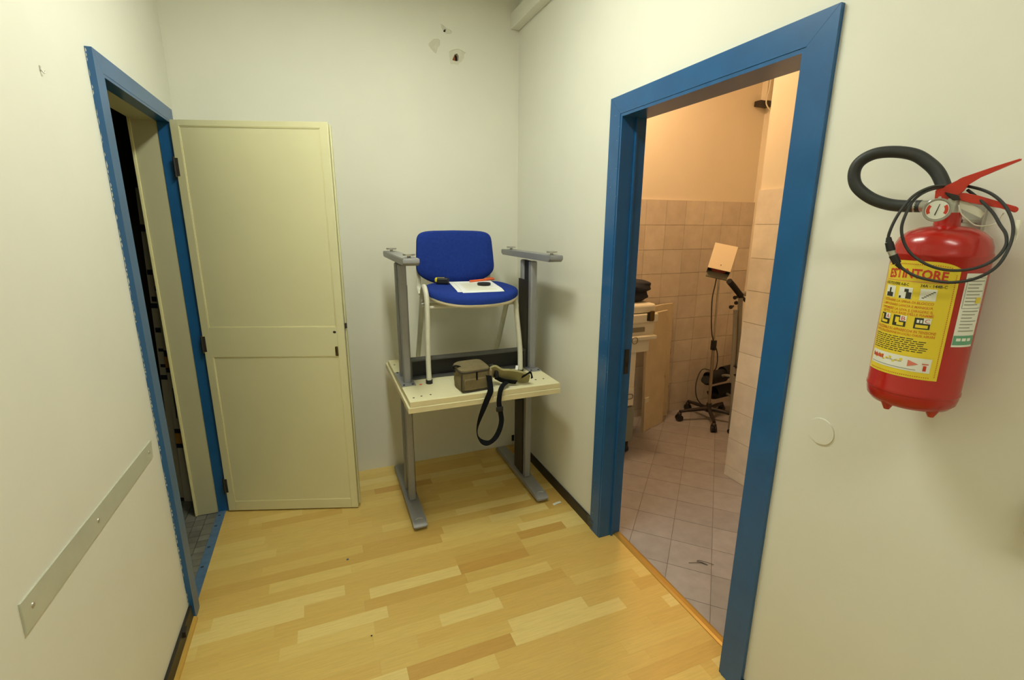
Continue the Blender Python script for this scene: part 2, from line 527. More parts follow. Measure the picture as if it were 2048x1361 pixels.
# ---- floor
fl = struct('floor', B().box(XL, XR, YF, YB, -0.03, -0.006).box(XR, 1.29, RD0, RD1, -0.03, -0.006), 'subfloor', 'yellow beech laminate strip floor of the corridor', 'floor')
unit = B()
unit.box(-0.5, 0.5, -0.5, 0.5, -0.5, 0.5)
plank_me = to_mesh('plank', unit, 'plank', Vector(), False)
def plank(x0, x1, y0, y1, colour):
    o = bpy.data.objects.new('plank', plank_me)
    COL.objects.link(o)
    o.parent = fl
    o.scale = (x1 - x0 - 0.0002, y1 - y0 - 0.0002, 0.006)
    o.location = Vector(((x0 + x1) / 2, (y0 + y1) / 2, -0.003)) - OFF[fl]
    o.color = (*colour, 1)
PC = [srgb(227, 197, 116), srgb(221, 188, 106), srgb(218, 182, 100), srgb(232, 206, 130), srgb(212, 173, 92), srgb(205, 162, 84), srgb(224, 192, 110), srgb(219, 184, 102)]
PW = [3, 4, 4, 2.2, 2.2, 1.2, 3, 4]
row = 0
y = YB
while y > 0.72:
    y0 = max(y - 0.063, 0.70)
    inside_door = (y0 > RD0 and y < RD1)
    xe = 1.2905 if inside_door else XR
    x = XL - random.uniform(0, 0.35)
    while x < xe - 1e-4:
        ln = random.choice((0.26, 0.34, 0.40, 0.44, 0.50))
        a, c = max(x, XL), min(x + ln, xe)
        if xe - c < 0.05:
            c = xe
        if c - a > 0.012:
            plank(a, c, y0, y, random.choices(PC, PW)[0])
        x = c if c > x else x + ln
    if not inside_door and y > RD0 and y0 < RD1:
        plank(XR, 1.2905, max(y0, RD0), min(y, RD1), random.choices(PC, PW)[0])
    y = y0
    row += 1
rest = B()
yy = 0.70
while yy > YF + 0.02:
    a = max(yy - 0.063, YF)
    rest.box(XL, XR, a + 0.0004, yy, -0.006, 0)
    yy = a
ro = part('plank_field', rest, 'plank', fl, 'laminate strips behind the camera', 'stuff', smooth=False)
ro.color = (*PC[1], 1)

# ---- skirting
struct('baseboard_right', B().box(1.202, XR, 1.876, YB, 0, 0.060, 0.002).box(1.202, XR, YF, 0.900, 0, 0.060, 0.002), 'black_base', 'thin black skirting strip along the right wall', 'skirting')
bl = struct('baseboard_left', B().box(XL, -0.589, YF, 1.945, 0, 0.068, 0.002), 'black_base', 'thin black skirting strip along the left wall', 'skirting')
part('torn_flap', B().box(-0.592, -0.578, 1.80, 1.83, 0.045, 0.072, 0.003), 'black_base', bl, 'torn bit of black skirting')
struct('trim_2', B().prism([(0, 0), (0.014, 0), (0.012, 0.008), (0.007, 0.012), (0, 0.014)], lambda u, v, a: Vector((-0.589 + u, a, v)), YF, 1.945), 'pine', 'thin pine quadrant bead beside the left skirting', 'bead')
br = [o for o in COL.objects if o.name == 'baseboard_right'][0]
cb = B()
for i in range(9):
    z0 = 0.012 + i * 0.006
    cb.box(1.1985, 1.203, 1.90 - 0.02 - random.uniform(0, 0.035), 1.90 - random.uniform(0, 0.012), z0, z0 + random.uniform(0.003, 0.007))
part('crumbled_end', cb, 'crumb_grey', br, 'grey crumbled end of the skirting beside the blue frame')

# ------------------------------------------------------------------ door frames
def ragged(b, fn, a0, a1, step, wmin, wmax, keep=0.5):
    t = a0
    while t < a1:
        ln = random.uniform(step * 0.4, step * 1.6)
        if random.random() < keep:
            wd = random.uniform(wmin, wmax)
            sh = random.uniform(0, wmax * 0.4)
            b.bm.faces.new([b.bm.verts.new(fn(t, sh)), b.bm.verts.new(fn(t + ln * 0.4, sh + wd)), b.bm.verts.new(fn(t + ln, sh + wd * 0.4)), b.bm.verts.new(fn(t + ln * 0.7, sh))])
        t += ln
    return b

# right frame (casing boards on the corridor side, lining boards through the wall)
rf = thing('door_1', 'wide blue painted door frame in the right wall opening to a tiled room', 'door frame', (XR, 1.39, 0), kind='structure')
CX = 1.200
def casing_right(b_near, b_far, b_head):
    part('casing_board', b_near, 'blue', rf)
    part('casing_board', b_far, 'blue', rf)
    part('casing_board', b_head, 'blue', rf)
fx = lambda u, v, a: Vector((a, u, v))
ynear0, ynear1, yfar0, yfar1, zt0, zt1 = 0.900, RD0, RD1, 1.876, RDZ, 2.067
casing_right(B().prism([(ynear0, 0), (ynear1, 0), (ynear1, zt0), (ynear0, zt1)], fx, CX, XR),
             B().prism([(yfar0, 0), (yfar1, 0), (yfar1, zt1), (yfar0, zt0)], fx, CX, XR),
             B().prism([(ynear1 + 0.0006, zt0), (yfar0 - 0.0006, zt0), (yfar1 - 0.001, zt1), (ynear0 + 0.001, zt1)], fx, CX, XR))
LN = 0.012
part('lining_board', B().box(CX + 0.002, XR2 + 0.006, RD0 - 0.001, RD0 + LN, 0, RDZ), 'blue', rf)
fj = part('lining_board', B().box(CX + 0.002, XR2 + 0.006, RD1 - LN, RD1 + 0.001, 0, RDZ), 'blue', rf)
part('lining_board', B().box(CX + 0.002, XR2 + 0.006, RD0 + LN, RD1 - LN, RDZ - LN, RDZ + 0.001), 'blue', rf)
part('door_stop', B().box(1.268, 1.276, RD1 - LN - 0.010, RD1 - LN, 0, RDZ - LN), 'blue', rf)
part('door_stop', B().box(1.268, 1.276, RD0 + LN, RD0 + LN + 0.010, 0, RDZ - LN), 'blue', rf)
part('strike_plate', B().box(1.288, 1.312, RD1 - LN - 0.003, RD1 - LN, 0.865, 0.985, 0.001), 'iron', fj, 'dark strike plate')
part('strike_hole', B().box(1.293, 1.307, RD1 - LN - 0.0038, RD1 - LN - 0.002, 0.90, 0.925), 'hole', fj)
pb = ragged(B(), lambda t, q: Vector((XR - 0.0007, ynear0 - q, t)), 0.05, 2.05, 0.03, 0.001, 0.0045, 0.6)
part('paint_smear', pb, 'chip', rf, 'ragged white paint edge', 'stuff', smooth=False)
pb = B()
for i in range(26):
    yy, zz = random.uniform(1.79, 1.87), random.uniform(0.1, 2.0)
    pb.quad([(CX - 0.0004, yy, zz), (CX - 0.0004, yy + 0.002, zz + 0.001), (CX - 0.0004, yy + 0.002, zz + 0.003), (CX - 0.0004, yy, zz + 0.002)])
part('paint_fleck', pb, 'chip', rf, 'tiny white paint flecks', 'stuff', smooth=False)

struct('trim_3', B().prism([(1.288, -0.002), (1.330, -0.002), (1.328, 0.003), (1.318, 0.007), (1.300, 0.007), (1.290, 0.003)], lambda u, v, a: Vector((u, a, v)), RD0 + 0.013, RD1 - 0.013), 'gold', 'gold coloured threshold strip in the right doorway', 'threshold')

# left frame
lf = thing('door_2', 'narrow blue painted door frame with chipped edges in the left wall', 'door frame', (XL, 2.38, 0), kind='structure')
LX = -0.582
a0, a1, c0, c1, h0, h1 = 1.945, LD0, LD1, 2.822, LDZ, 2.062
part('casing_board', B().prism([(a0, 0), (a1, 0), (a1, h0), (a0, h1)], fx, XL, LX), 'blue', lf)
part('casing_board', B().prism([(c0, 0), (c1, 0), (c1, h1), (c0, h0)], fx, XL, LX), 'blue', lf)
part('casing_board', B().prism([(a1 + 0.0005, h0), (c0 - 0.0005, h0), (c1 - 0.001, h1), (a0 + 0.001, h1)], fx, XL, LX), 'blue', lf)
part('lining_board', B().box(-0.632, LX - 0.001, LD0 - 0.001, LD0 + 0.010, 0, LDZ), 'blue', lf)
part('lining_board', B().box(-0.632, LX - 0.001, LD1 - 0.010, LD1 + 0.001, 0, LDZ), 'blue', lf)
part('lining_board', B().box(-0.632, LX - 0.001, LD0 + 0.010, LD1 - 0.010, LDZ - 0.010, LDZ + 0.001), 'blue', lf)
part('reveal_board', B().box(XL2 - 0.005, -0.633, LD1 - 0.006, LD1 + 0.001, 0, LDZ), 'cream_reveal', lf, 'cream lining of the doorway')
part('reveal_board', B().box(XL2 - 0.005, -0.633, LD0 - 0.001, LD0 + 0.006, 0, LDZ), 'cream_reveal', lf, 'cream lining of the doorway')
part('reveal_board', B().box(XL2 - 0.005, -0.633, LD0 + 0.006, LD1 - 0.006, LDZ - 0.006, LDZ + 0.001), 'cream_reveal', lf, 'cream lining of the doorway')
part('inner_bead', B().box(XL2 - 0.017, XL2 - 0.005, LD1 - 0.012, LD1 + 0.05, 0, LDZ + 0.04, 0.002), 'cream_bead', lf, 'cream bead on the far side of the wall')
pb = ragged(B(), lambda t, q: Vector((XL + 0.0006, a0 - q, t)), 0.02, 2.05, 0.014, 0.002, 0.006, 0.92)
ragged(pb, lambda t, q: Vector((XL + 0.001 + q * 0.8, a0 - 0.0004, t)), 0.02, 2.05, 0.018, 0.001, 0.004, 0.7)
part('paint_smear', pb, 'chip', lf, 'ragged white paint edge', 'stuff', smooth=False)
th = struct('trim_4', B().box(-0.636, XL + 0.003, LD0 + 0.001, LD1 - 0.001, -0.006, 0.004, 0.001), 'blue_worn', 'worn blue painted threshold strip in the left doorway', 'threshold')
for yv in (2.12, 2.27, 2.42, 2.60, 2.70):
    part('nail', B().box(-0.628, -0.616, yv, yv + 0.008, 0.003, 0.0048), 'hole', th)

# ------------------------------------------------------------------ open door leaf
HX, HY, LA = -0.579, 2.728, math.atan2(-0.225, 0.665)
lw = 0.702
dl = thing('door_3', 'open cream two panel door leaf standing against the back wall', 'door', (HX, HY, 0), kind='structure')
R = Matrix.Translation((HX, HY, 0)) @ Matrix.Rotation(LA, 4, 'Z')
def leaf(name, u0, u1, z0, z1, w0, w1, m, bev=0.0015, label=None):
    return part(name, B().box(u0, u1, w0, w1, z0, z1, bev, 2, R), m, dl, label)
ZB, ZT = 0.008, 2.004
leaf('leaf_core', 0.004, lw - 0.004, ZB + 0.004, ZT - 0.004, 0.012, 0.036, 'cream_door')
st = 0.037
leaf('stile', 0, st, ZB, ZT, 0, 0.012, 'cream_door')
leaf('stile', lw - st, lw, ZB, ZT, 0, 0.012, 'cream_door')
leaf('rail', st, lw - st, ZT - 0.026, ZT, 0, 0.012, 'cream_door')
leaf('rail', st, lw - st, 0.886, 1.040, 0, 0.012, 'cream_door')
leaf('rail', st, lw - st, ZB, 0.062, 0, 0.012, 'cream_door')
for z0, z1 in ((0.062, 0.886), (1.040, ZT - 0.026)):
    p = leaf('panel', st + 0.001, lw - st - 0.001, z0 + 0.001, z1 - 0.001, 0.0035, 0.012, 'cream_door', 0.001)
    for q in ((st, st + 0.0035, z0, z1), (lw - st - 0.0035, lw - st, z0, z1), (st + 0.0035, lw - st - 0.0035, z0, z0 + 0.0035), (st + 0.0035, lw - st - 0.0035, z1 - 0.0035, z1)):
        part('bead', B().box(q[0], q[1], 0.0012, 0.0036, q[2], q[3], 0.0008, 2, R), 'cream_bead', p)
leaf('edge_strip', lw, lw + 0.006, ZB + 0.012, ZT - 0.01, 0.020, 0.040, 'cream_door')
leaf('keyhole_cover', 0.650, 0.664, 0.888, 0.938, -0.004, 0.001, 'brass_dark', 0.0035, 'tarnished brass keyhole cover')
leaf('keyhole', 0.655, 0.659, 0.903, 0.923, -0.0046, -0.003, 'hole', 0.0005)
part('handle_hole', B().prism([(0.653 + 0.008 * math.cos(t), 1.013 + 0.006 * math.sin(t)) for t in [2 * PI * i / 14 for i in range(14)]], lambda u, v, a: R @ Vector((u, a, v)), -0.0008, 0.002), 'hole', dl, 'empty handle hole')
leaf('latch', lw, lw + 0.010, 1.030, 1.056, 0.010, 0.022, 'iron', 0.001, 'dark latch bolt')
leaf('edge_plate', lw, lw + 0.002, 0.88, 1.09, 0.004, 0.028, 'zinc', 0.0005)
for zz in (1.80, 0.955, 0.16):
    hb = B().cyl((HX - 0.004, HY - 0.006, zz - 0.045), (HX - 0.004, HY - 0.006, zz + 0.045), 0.005, n=12)
    hb.box(HX - 0.006, HX + 0.012, HY - 0.004, HY - 0.001, zz - 0.04, zz + 0.04)
    part('hinge', hb, 'iron', dl, 'dark hinge')

# ------------------------------------------------------------------ store room behind the left door
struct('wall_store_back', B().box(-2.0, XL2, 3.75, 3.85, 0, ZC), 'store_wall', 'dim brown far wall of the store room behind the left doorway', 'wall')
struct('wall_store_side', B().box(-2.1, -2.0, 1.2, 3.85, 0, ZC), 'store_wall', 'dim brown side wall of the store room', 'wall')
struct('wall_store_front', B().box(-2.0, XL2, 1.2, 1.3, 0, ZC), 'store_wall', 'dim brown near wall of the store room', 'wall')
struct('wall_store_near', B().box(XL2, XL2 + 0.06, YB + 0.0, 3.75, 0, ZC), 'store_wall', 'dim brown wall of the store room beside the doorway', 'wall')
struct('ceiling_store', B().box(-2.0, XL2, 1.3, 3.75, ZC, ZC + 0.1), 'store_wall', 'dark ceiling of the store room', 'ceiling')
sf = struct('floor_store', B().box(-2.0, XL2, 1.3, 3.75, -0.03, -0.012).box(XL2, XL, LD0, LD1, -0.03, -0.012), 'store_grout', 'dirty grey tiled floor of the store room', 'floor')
utile = B()
utile.box(-0.5, 0.5, -0.5, 0.5, -0.5, 0.5)
stile_me = to_mesh('tile', utile, 'store_tile', Vector(), False)
ts = 0.050
for i in range(8):
    for j in range(19):
        x0 = -0.637 - (i + 1) * ts
        y0 = 2.0 + j * ts
        ya_, yb_ = (max(y0, LD0 + 0.008), min(y0 + ts, LD1 - 0.008)) if x0 + ts > XL2 - 0.005 else (y0, y0 + ts)
        if yb_ - ya_ < 0.012:
            continue
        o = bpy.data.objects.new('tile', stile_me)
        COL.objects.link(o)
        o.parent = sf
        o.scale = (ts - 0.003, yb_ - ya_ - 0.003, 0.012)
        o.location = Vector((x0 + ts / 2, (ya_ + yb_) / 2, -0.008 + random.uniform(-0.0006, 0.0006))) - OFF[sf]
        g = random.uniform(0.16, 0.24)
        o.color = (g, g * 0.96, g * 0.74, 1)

def carton(x, y, lean, z0, z1, wd, bands, label):
    t = thing('packed_profile', label, 'carton', (x, y, 0), 'printed cartons in the store room')
    Rm = Matrix.Translation((x, y, 0)) @ Matrix.Rotation(lean, 4, 'Y') @ Matrix.Rotation(-0.35, 4, 'Z')
    part('box_body', B().box(-wd / 2, wd / 2, 0, wd * 0.8, z0, z1, 0.002, 2, Rm), 'carton', t)
    for a, c, m, f in bands:
        a, c = 1.55 + (a - 1.55) * 0.875, 1.55 + (c - 1.55) * 0.875
        part('printed_band', B().box(-wd / 2 * f, wd / 2 * f, -0.0008, 0.0002, a, c, 0, 2, Rm), m, t)
    return t
bands1 = [(0.60, 0.63, 'carton_navy', .9), (0.68, 0.70, 'carton_navy', .6), (0.78, 0.80, 'carton_navy', .6), (0.90, 0.93, 'carton_navy', .7), (1.05, 1.08, 'carton_navy', 1.0), (1.09, 1.12, 'carton_navy', .6), (1.25, 1.28, 'carton_navy', .8), (1.50, 1.54, 'carton_navy', 1.0)]
bands2 = [(0.16, 0.19, 'carton_navy', 1.0), (0.19, 0.26, 'carton_orange', 1.0), (0.26, 0.29, 'carton_navy', 1.0), (0.36, 0.56, 'carton_navy', .12), (0.66, 0.69, 'carton_navy', 1.0), (0.69, 0.76, 'carton_orange', 1.0), (0.76, 0.80, 'carton_navy', 1.0), (1.16, 1.19, 'carton_navy', 1.0), (1.19, 1.27, 'carton_orange', 1.0), (1.27, 1.31, 'carton_navy', 1.0)]
carton(-0.862, 2.985, 0.035, 0.002, 1.72, 0.045, bands1, 'tall narrow printed carton with black lettering in the dark store room')
carton(-0.812, 2.925, 0.030, 0.002, 1.58, 0.045, bands2, 'tall narrow printed carton with orange and navy bands in the dark store room')

# ------------------------------------------------------------------ things on the corridor walls
# plastic strip on the left wall
stp = thing('protective_strip', 'long greyish strip screwed low along the left wall', 'strip', (XL, 1.47, 0.758))
sb_ = B()
sb_.prism([(1.068, 0.760), (1.864, 0.757), (1.876, 0.815), (1.072, 0.827)], fx, XL, XL + 0.004)
part('strip_body', sb_, 'strip_plastic', stp)
for yv, zv in ((1.105, 0.798), (1.42, 0.79), (1.835, 0.788)):
    part('screw', B().cyl((XL + 0.0035, yv, zv), (XL + 0.006, yv, zv), 0.006, 0.0045, 12), 'zinc', stp)
# little hook
hk = B().tube([(XL, 1.632, 1.918), (XL + 0.004, 1.632, 1.912), (XL + 0.007, 1.634, 1.908), (XL + 0.008, 1.638, 1.914)], 0.0016, 8)
hk.box(XL, XL + 0.002, 1.629, 1.635, 1.912, 1.924, 0.0006)
single('wall_hook', hk, 'zinc', 'small metal hook high on the left wall', 'hook')
# round cover on the right wall
rc = B().cyl((XR, 0.785, 1.014), (XR - 0.003, 0.785, 1.014), 0.0365, 0.0355, 40)
single('round_cover', rc, 'wall', 'round painted junction cover on the right wall below the fire extinguisher', 'cover')
# box at the right image edge
wx = thing('wall_box', 'beige plastic wall box with shade painted into its sides at the right edge below the fire extinguisher', 'box', (XR, 0.30, 0.985))
M['shaded_beige'] = mat('shaded_beige_plastic', (0.21, 0.16, 0.055), 0.5)  # beige plastic darkened, so the shade on the housing is painted in
part('housing', B().box(XR - 0.03, XR, 0.235, 0.366, 0.985, 1.075, 0.006), 'shaded_beige', wx)
part('cover_plate', B().box(XR - 0.036, XR - 0.030, 0.242, 0.359, 0.992, 1.068, 0.003), 'white_plastic', wx)
# socket fragment at the foot of the back wall
sk = thing('cable_outlet', 'small dark cable outlet at the foot of the back wall', 'outlet', (1.186, YB, 0.02))
part('outlet_plate', B().box(1.178, 1.196, YB - 0.008, YB, 0.03, 0.075, 0.002), 'black', sk)
part('frayed_wire', B().tube([(1.186, YB - 0.006, 0.035), (1.18, YB - 0.02, 0.02), (1.170, YB - 0.03, 0.004), (1.155, YB - 0.03, 0.003)], 0.002, 6), 'zinc', sk)
# debris
db = B()
db.grid(lambda u, v: Vector((1.118 + 0.050 * u, 2.128 + 0.018 * v + 0.006 * u, 0.002 + 0.006 * math.sin(PI * u) * math.sin(PI * v) + 0.003 * u)), 6, 4,
        lambda u, v: Vector((1.118 + 0.050 * u, 2.128 + 0.018 * v + 0.006 * u, 0.0003 + 0.004 * math.sin(PI * u) * math.sin(PI * v) + 0.003 * u)))
single('plaster_flake', db, 'chip', 'small white plaster flake on the laminate beside the desk foot', 'flake')
single('paint_crumb', B().blob((0.005, 2.085, 0.003), 0.006, 0.005, 0.003, 2, 0.2, 2), 'blue_worn', 'tiny bluish paint crumb on the laminate floor', 'crumb')
single('paint_crumb', B().blob((0.065, 1.60, 0.002), 0.003, 0.003, 0.002, 5, 0.2, 2), 'black', 'tiny dark crumb in the middle of the laminate floor', 'crumb')

# ------------------------------------------------------------------ corridor ceiling lamp
LZ = 2.80
def corridor_lamp(cx, cy, label, glow):
    lp = thing('ceiling_lamp', label, 'lamp', (cx, cy, LZ), 'suspended corridor lamps')
    part('housing', B().box(cx - 0.11, cx + 0.11, cy - 0.46, cy + 0.46, LZ, LZ + 0.05, 0.004), 'lamp_body', lp)
    for yv in (cy - 0.25, cy + 0.25):
        part('suspension_rod', B().cyl((cx, yv, LZ + 0.05), (cx, yv, ZC), 0.005, n=10), 'lamp_body', lp)
    for xa in (cx - 0.095, cx + 0.010):
        part('diffuser', B().box(xa, xa + 0.085, cy - 0.44, cy + 0.44, LZ - 0.003, LZ), glow, lp)
corridor_lamp(0.28, 1.60, 'flat suspended twin lamp above the middle of the corridor', 'glow_corridor')
corridor_lamp(0.28, -0.55, 'flat suspended twin lamp in the corridor behind the camera', 'glow_rear')

# ------------------------------------------------------------------ desks (one upright, one upside down on it)
def desk(name, label, sx0, sx1, sy0, sy1, fy0, fy1, cy, zf, flip, foot_x, hgt, with_beam):
    """zf: height of the floor plane of this desk (flip: mirrored downwards); hgt: leg height below the slab; cy: front tube y."""
    sgn = -1 if flip else 1
    Z = lambda z: zf + sgn * z
    def bx(b, x0, x1, y0, y1, z0, z1, bev=0.0):
        a, c = sorted((Z(z0), Z(z1)))
        return b.box(x0, x1, y0, y1, a, c, bev)
    t = thing(name, label, 'desk', ((sx0 + sx1) / 2, (sy0 + sy1) / 2, min(Z(0), Z(hgt + 0.028))))
    top = part('desk_top', bx(B(), sx0, sx1, sy0, sy1, hgt, hgt + 0.028, 0.002), 'desk_top', t)
    part('edge_band', bx(B(), sx0 + 0.001, sx1 - 0.001, sy0 - 0.0012, sy0 + 0.001, hgt + 0.002, hgt + 0.026), 'desk_edge', top)
    part('edge_band', bx(B(), sx0 - 0.0012, sx0 + 0.001, sy0 + 0.001, sy1 - 0.001, hgt + 0.002, hgt + 0.026), 'desk_edge', top)
    for side, fx0 in (('l', foot_x[0]), ('r', foot_x[1])):
        fx1 = fx0 + 0.072
        xm = (fx0 + fx1) / 2
        if flip:
            prof = [(fy0 + 0.004, 0.0), (fy0, 0.008), (fy0, 0.020), (fy0 + 0.016, 0.032), (fy1 - 0.016, 0.032), (fy1, 0.020), (fy1, 0.008), (fy1 - 0.004, 0.0)]
        else:
            prof = [(fy0 + 0.010, 0.010), (fy0 + 0.002, 0.016), (fy0, 0.026), (fy0 + 0.010, 0.036), (fy0 + 0.045, 0.042), (cy + 0.04, 0.046), (cy + 0.19, 0.046), (fy1 - 0.03, 0.040), (fy1, 0.030), (fy1, 0.010)]
        fb = B().prism(prof, lambda u, v, a: Vector((a, u, Z(v))), fx0, fx1)
        bmesh.ops.bevel(fb.bm, geom=[e for e in fb.bm.edges if abs(e.verts[0].co.x - e.verts[1].co.x) < 1e-6], offset=0.003 if flip else 0.006, segments=2, affect='EDGES')
        ft = part('foot', fb, 'steel_grey', t)
        # raised toe cap
        if not flip:
            part('toe_cap', B().tube([(fx0 + 0.016, fy0 + 0.045, Z(0.0425)), (xm, fy0 + 0.053, Z(0.0435)), (fx1 - 0.016, fy0 + 0.045, Z(0.0425))], 0.004, 8, 4), 'steel_light', ft)
        for yv in (fy0 + 0.055, fy1 - 0.075):
            a, c = sorted((Z(0.003), Z(0.013)))
            lv = B().cyl((xm, yv, a), (xm, yv, c), 0.006, n=10)
            if flip:
                lv.cyl((xm, yv, Z(-0.010)), (xm, yv, Z(0.012)), 0.008, n=10)
                lv.cyl((xm, yv, Z(-0.018)), (xm, yv, Z(-0.010)), 0.027, n=20)
            else:
                lv.cyl((xm, yv, 0.0), (xm, yv, 0.010), 0.018, n=18)
            part('leveller', lv, 'zinc' if flip else 'black', ft)
        # column: two tubes with a dark cable channel between
        part('column_tube', bx(B(), xm - 0.018, xm + 0.020, cy, cy + 0.040, 0.045, hgt, 0.008), 'steel_grey', t)
        part('column_tube', bx(B(), xm - 0.018, xm + 0.020, cy + 0.115, cy + 0.155, 0.045, hgt, 0.008), 'steel_grey', t)
        part('cable_channel', bx(B(), xm - 0.006, xm + 0.012, cy + 0.038, cy + 0.117, 0.047, hgt - 0.002), 'black', t)
        ch0, ch1 = (0.15, hgt - 0.01) if flip else (0.055, hgt - 0.005)
        xc0, xc1 = (xm - 0.0245, xm - 0.0185) if side == 'r' else (xm + 0.0205, xm + 0.0265)
        part('channel_cover', bx(B(), xc0, xc1, cy + 0.036, cy + 0.158, ch0, ch1, 0.001), 'cover_black', t, 'black cable channel cover')
        pl = part('mounting_plate', bx(B(), fx0 - 0.002, fx1 - 0.002, cy - 0.045, cy + 0.20, hgt - 0.005, hgt, 0.001), 'steel_grey', t)
        for xs, ys in ((fx0 + 0.012, cy - 0.033), (fx1 - 0.016, cy - 0.033), (fx0 + 0.012, cy + 0.188), (fx1 - 0.016, cy + 0.188)):
            a, c = sorted((Z(hgt - 0.008), Z(hgt - 0.004)))
            part('screw', B().cyl((xs, ys, a), (xs, ys, c), 0.0055, n=10), 'iron', pl)
    if with_beam:
        x0, x1 = foot_x[0] + 0.058, foot_x[1] + 0.014
        yb0, yb1 = cy + 0.045, cy + 0.105
        bm_ = B()
        bx(bm_, x0, x1, yb0, yb1, hgt - 0.108, hgt - 0.100)
        bx(bm_, x0, x1, yb0 + 0.050, yb1, hgt - 0.100, hgt - 0.006)
        bx(bm_, x0, x1, yb0, yb1, hgt - 0.008, hgt - 0.001)
        bx(bm_, x0, x0 + 0.012, yb0 + 0.002, yb1, hgt - 0.100, hgt - 0.008)
        bx(bm_, x1 - 0.012, x1, yb0 + 0.002, yb1, hgt - 0.100, hgt - 0.008)
        be = part('cross_beam', bm_, 'steel_dark', t, 'dark grey cable beam between the legs')
        part('beam_back', bx(B(), x0 + 0.012, x1 - 0.012, yb0 + 0.040, yb0 + 0.050, hgt - 0.099, hgt - 0.009), 'black', be)
    else:
        x0, x1 = foot_x[0] + 0.058, foot_x[1] + 0.014
        part('cross_beam', bx(B(), x0, x1, cy + 0.045, cy + 0.105, hgt - 0.07, hgt - 0.001), 'steel_dark', t)
    return t, top

desk('writing_desk', 'upright cream desk with grey T legs standing on the floor under an inverted desk', 0.322, 1.103, 2.066, 2.860, 2.172, 2.872, 2.395, 0.0, False, (0.336, 1.036), 0.699, False)
d2, top2 = desk('writing_desk', 'upside down cream desk with its grey feet in the air stacked on another desk', 0.331, 1.101, 2.070, 2.805, 2.075, 2.745, 2.335, 1.405, True, (0.330, 1.030), 0.650, True)
ZS = 0.755
for x, y in ((0.3565, 2.12), (0.395, 2.13), (0.440, 2.135), (0.95, 2.16), (1.005, 2.16), (1.05, 2.16), (0.352, 2.70), (0.40, 2.74)):
    part('screw_hole', B().cyl((x, y, ZS - 0.001), (x, y, ZS + 0.0006), 0.0052, n=10), 'hole', top2)
part('sticker', B().cyl((0.425, 2.30, ZS - 0.001), (0.425, 2.30, ZS + 0.0008), 0.008, n=12), 'orange_dot', top2, 'small orange sticker')

# ------------------------------------------------------------------ chair on the desks
def pad(fn, n_exp, a, b, layers, nseg=56):
    """closed cushion: layers of (scale, w); fn(u, v, w) -> 3D point, (u, v) on a superellipse."""
    bb = B()
    rings = []
    for sc_, w_ in layers:
        if sc_ == 0:
            rings.append([bb.bm.verts.new(fn(0, 0, w_))])
            continue
        rg = []
        for i in range(nseg):
            t = 2 * PI * i / nseg
            c, s_ = math.cos(t), math.sin(t)
            u = a * sc_ * math.copysign(abs(c) ** (2 / n_exp), c)
            v = b * sc_ * math.copysign(abs(s_) ** (2 / n_exp), s_)
            rg.append(bb.bm.verts.new(fn(u, v, w_)))
        rings.append(rg)
    for p, q in zip(rings, rings[1:]):
        for i in range(nseg):
            j = (i + 1) % nseg
            if len(p) == 1:
                bb.bm.faces.new([p[0], q[j], q[i]])
            elif len(q) == 1:
                bb.bm.faces.new([p[i], p[j], q[0]])
            else:
                bb.bm.faces.new([p[i], p[j], q[j], q[i]])
    return bb

CXc, SYc = 0.748, 2.475
ch = thing('visitor_chair', 'blue upholstered chair with cream tube legs standing on the stacked desks', 'chair', (CXc, SYc, ZS))
def seat_z(u, v):
    f = max(0.0, (-v - 0.10) / 0.11)
    return 1.212 + 0.055 * v - 0.022 * f * f + 0.35 * u * u * 0.35
def seat_fn(u, v, w_):
    wd = 1.0 + 0.06 * (-v / 0.2)
    return Vector((CXc + u * wd, SYc + v - 0.02 * (1 - (u / 0.25) ** 2) * (1 if v < 0 else 0.3), seat_z(u, v) + w_))
SA, SB = 0.243, 0.202
part('seat_cushion', pad(seat_fn, 2.9, SA, SB, [(0, -0.034), (0.93, -0.034), (1.0, -0.026), (1.0, -0.008), (0.975, 0.001), (0.92, 0.006), (0.7, 0.008), (0.35, 0.007), (0, 0.006)]), 'chair_blue', ch)
part('seat_rim', pad(seat_fn, 2.9, SA, SB, [(0, -0.050), (0.9, -0.050), (0.985, -0.044), (1.006, -0.036), (1.004, -0.028), (0.9, -0.030), (0, -0.030)]), 'chair_shell', ch, 'cream plastic edge under the seat')
BX, BZ = 0.728, 1.388
def back_fn(u, v, w_):
    k = -v / 0.13
    wd = 1.0 + 0.04 * k
    zz = v - (0.072 * (1 - min(1, (u / 0.225) ** 2)) * max(0, k) ** 2) + 0.006 * max(0, -k) * (1 - (u / 0.22) ** 2)
    return Vector((BX + u * wd, 2.700 + 0.10 * (v) + 0.35 * -(u * u) + w_, BZ + zz))
part('backrest_cushion', pad(back_fn, 7.0, 0.226, 0.122, [(0, -0.020), (0.35, -0.022), (0.75, -0.023), (0.93, -0.019), (0.985, -0.010), (1.0, 0.0), (1.0, 0.008), (0.97, 0.010), (0, 0.010)]), 'chair_blue', ch)
part('backrest_shell', pad(back_fn, 7.0, 0.226, 0.122, [(0, 0.011), (0.96, 0.011), (0.99, 0.014), (0.95, 0.024), (0, 0.026)]), 'chair_shell', ch, 'cream plastic shell behind the backrest')
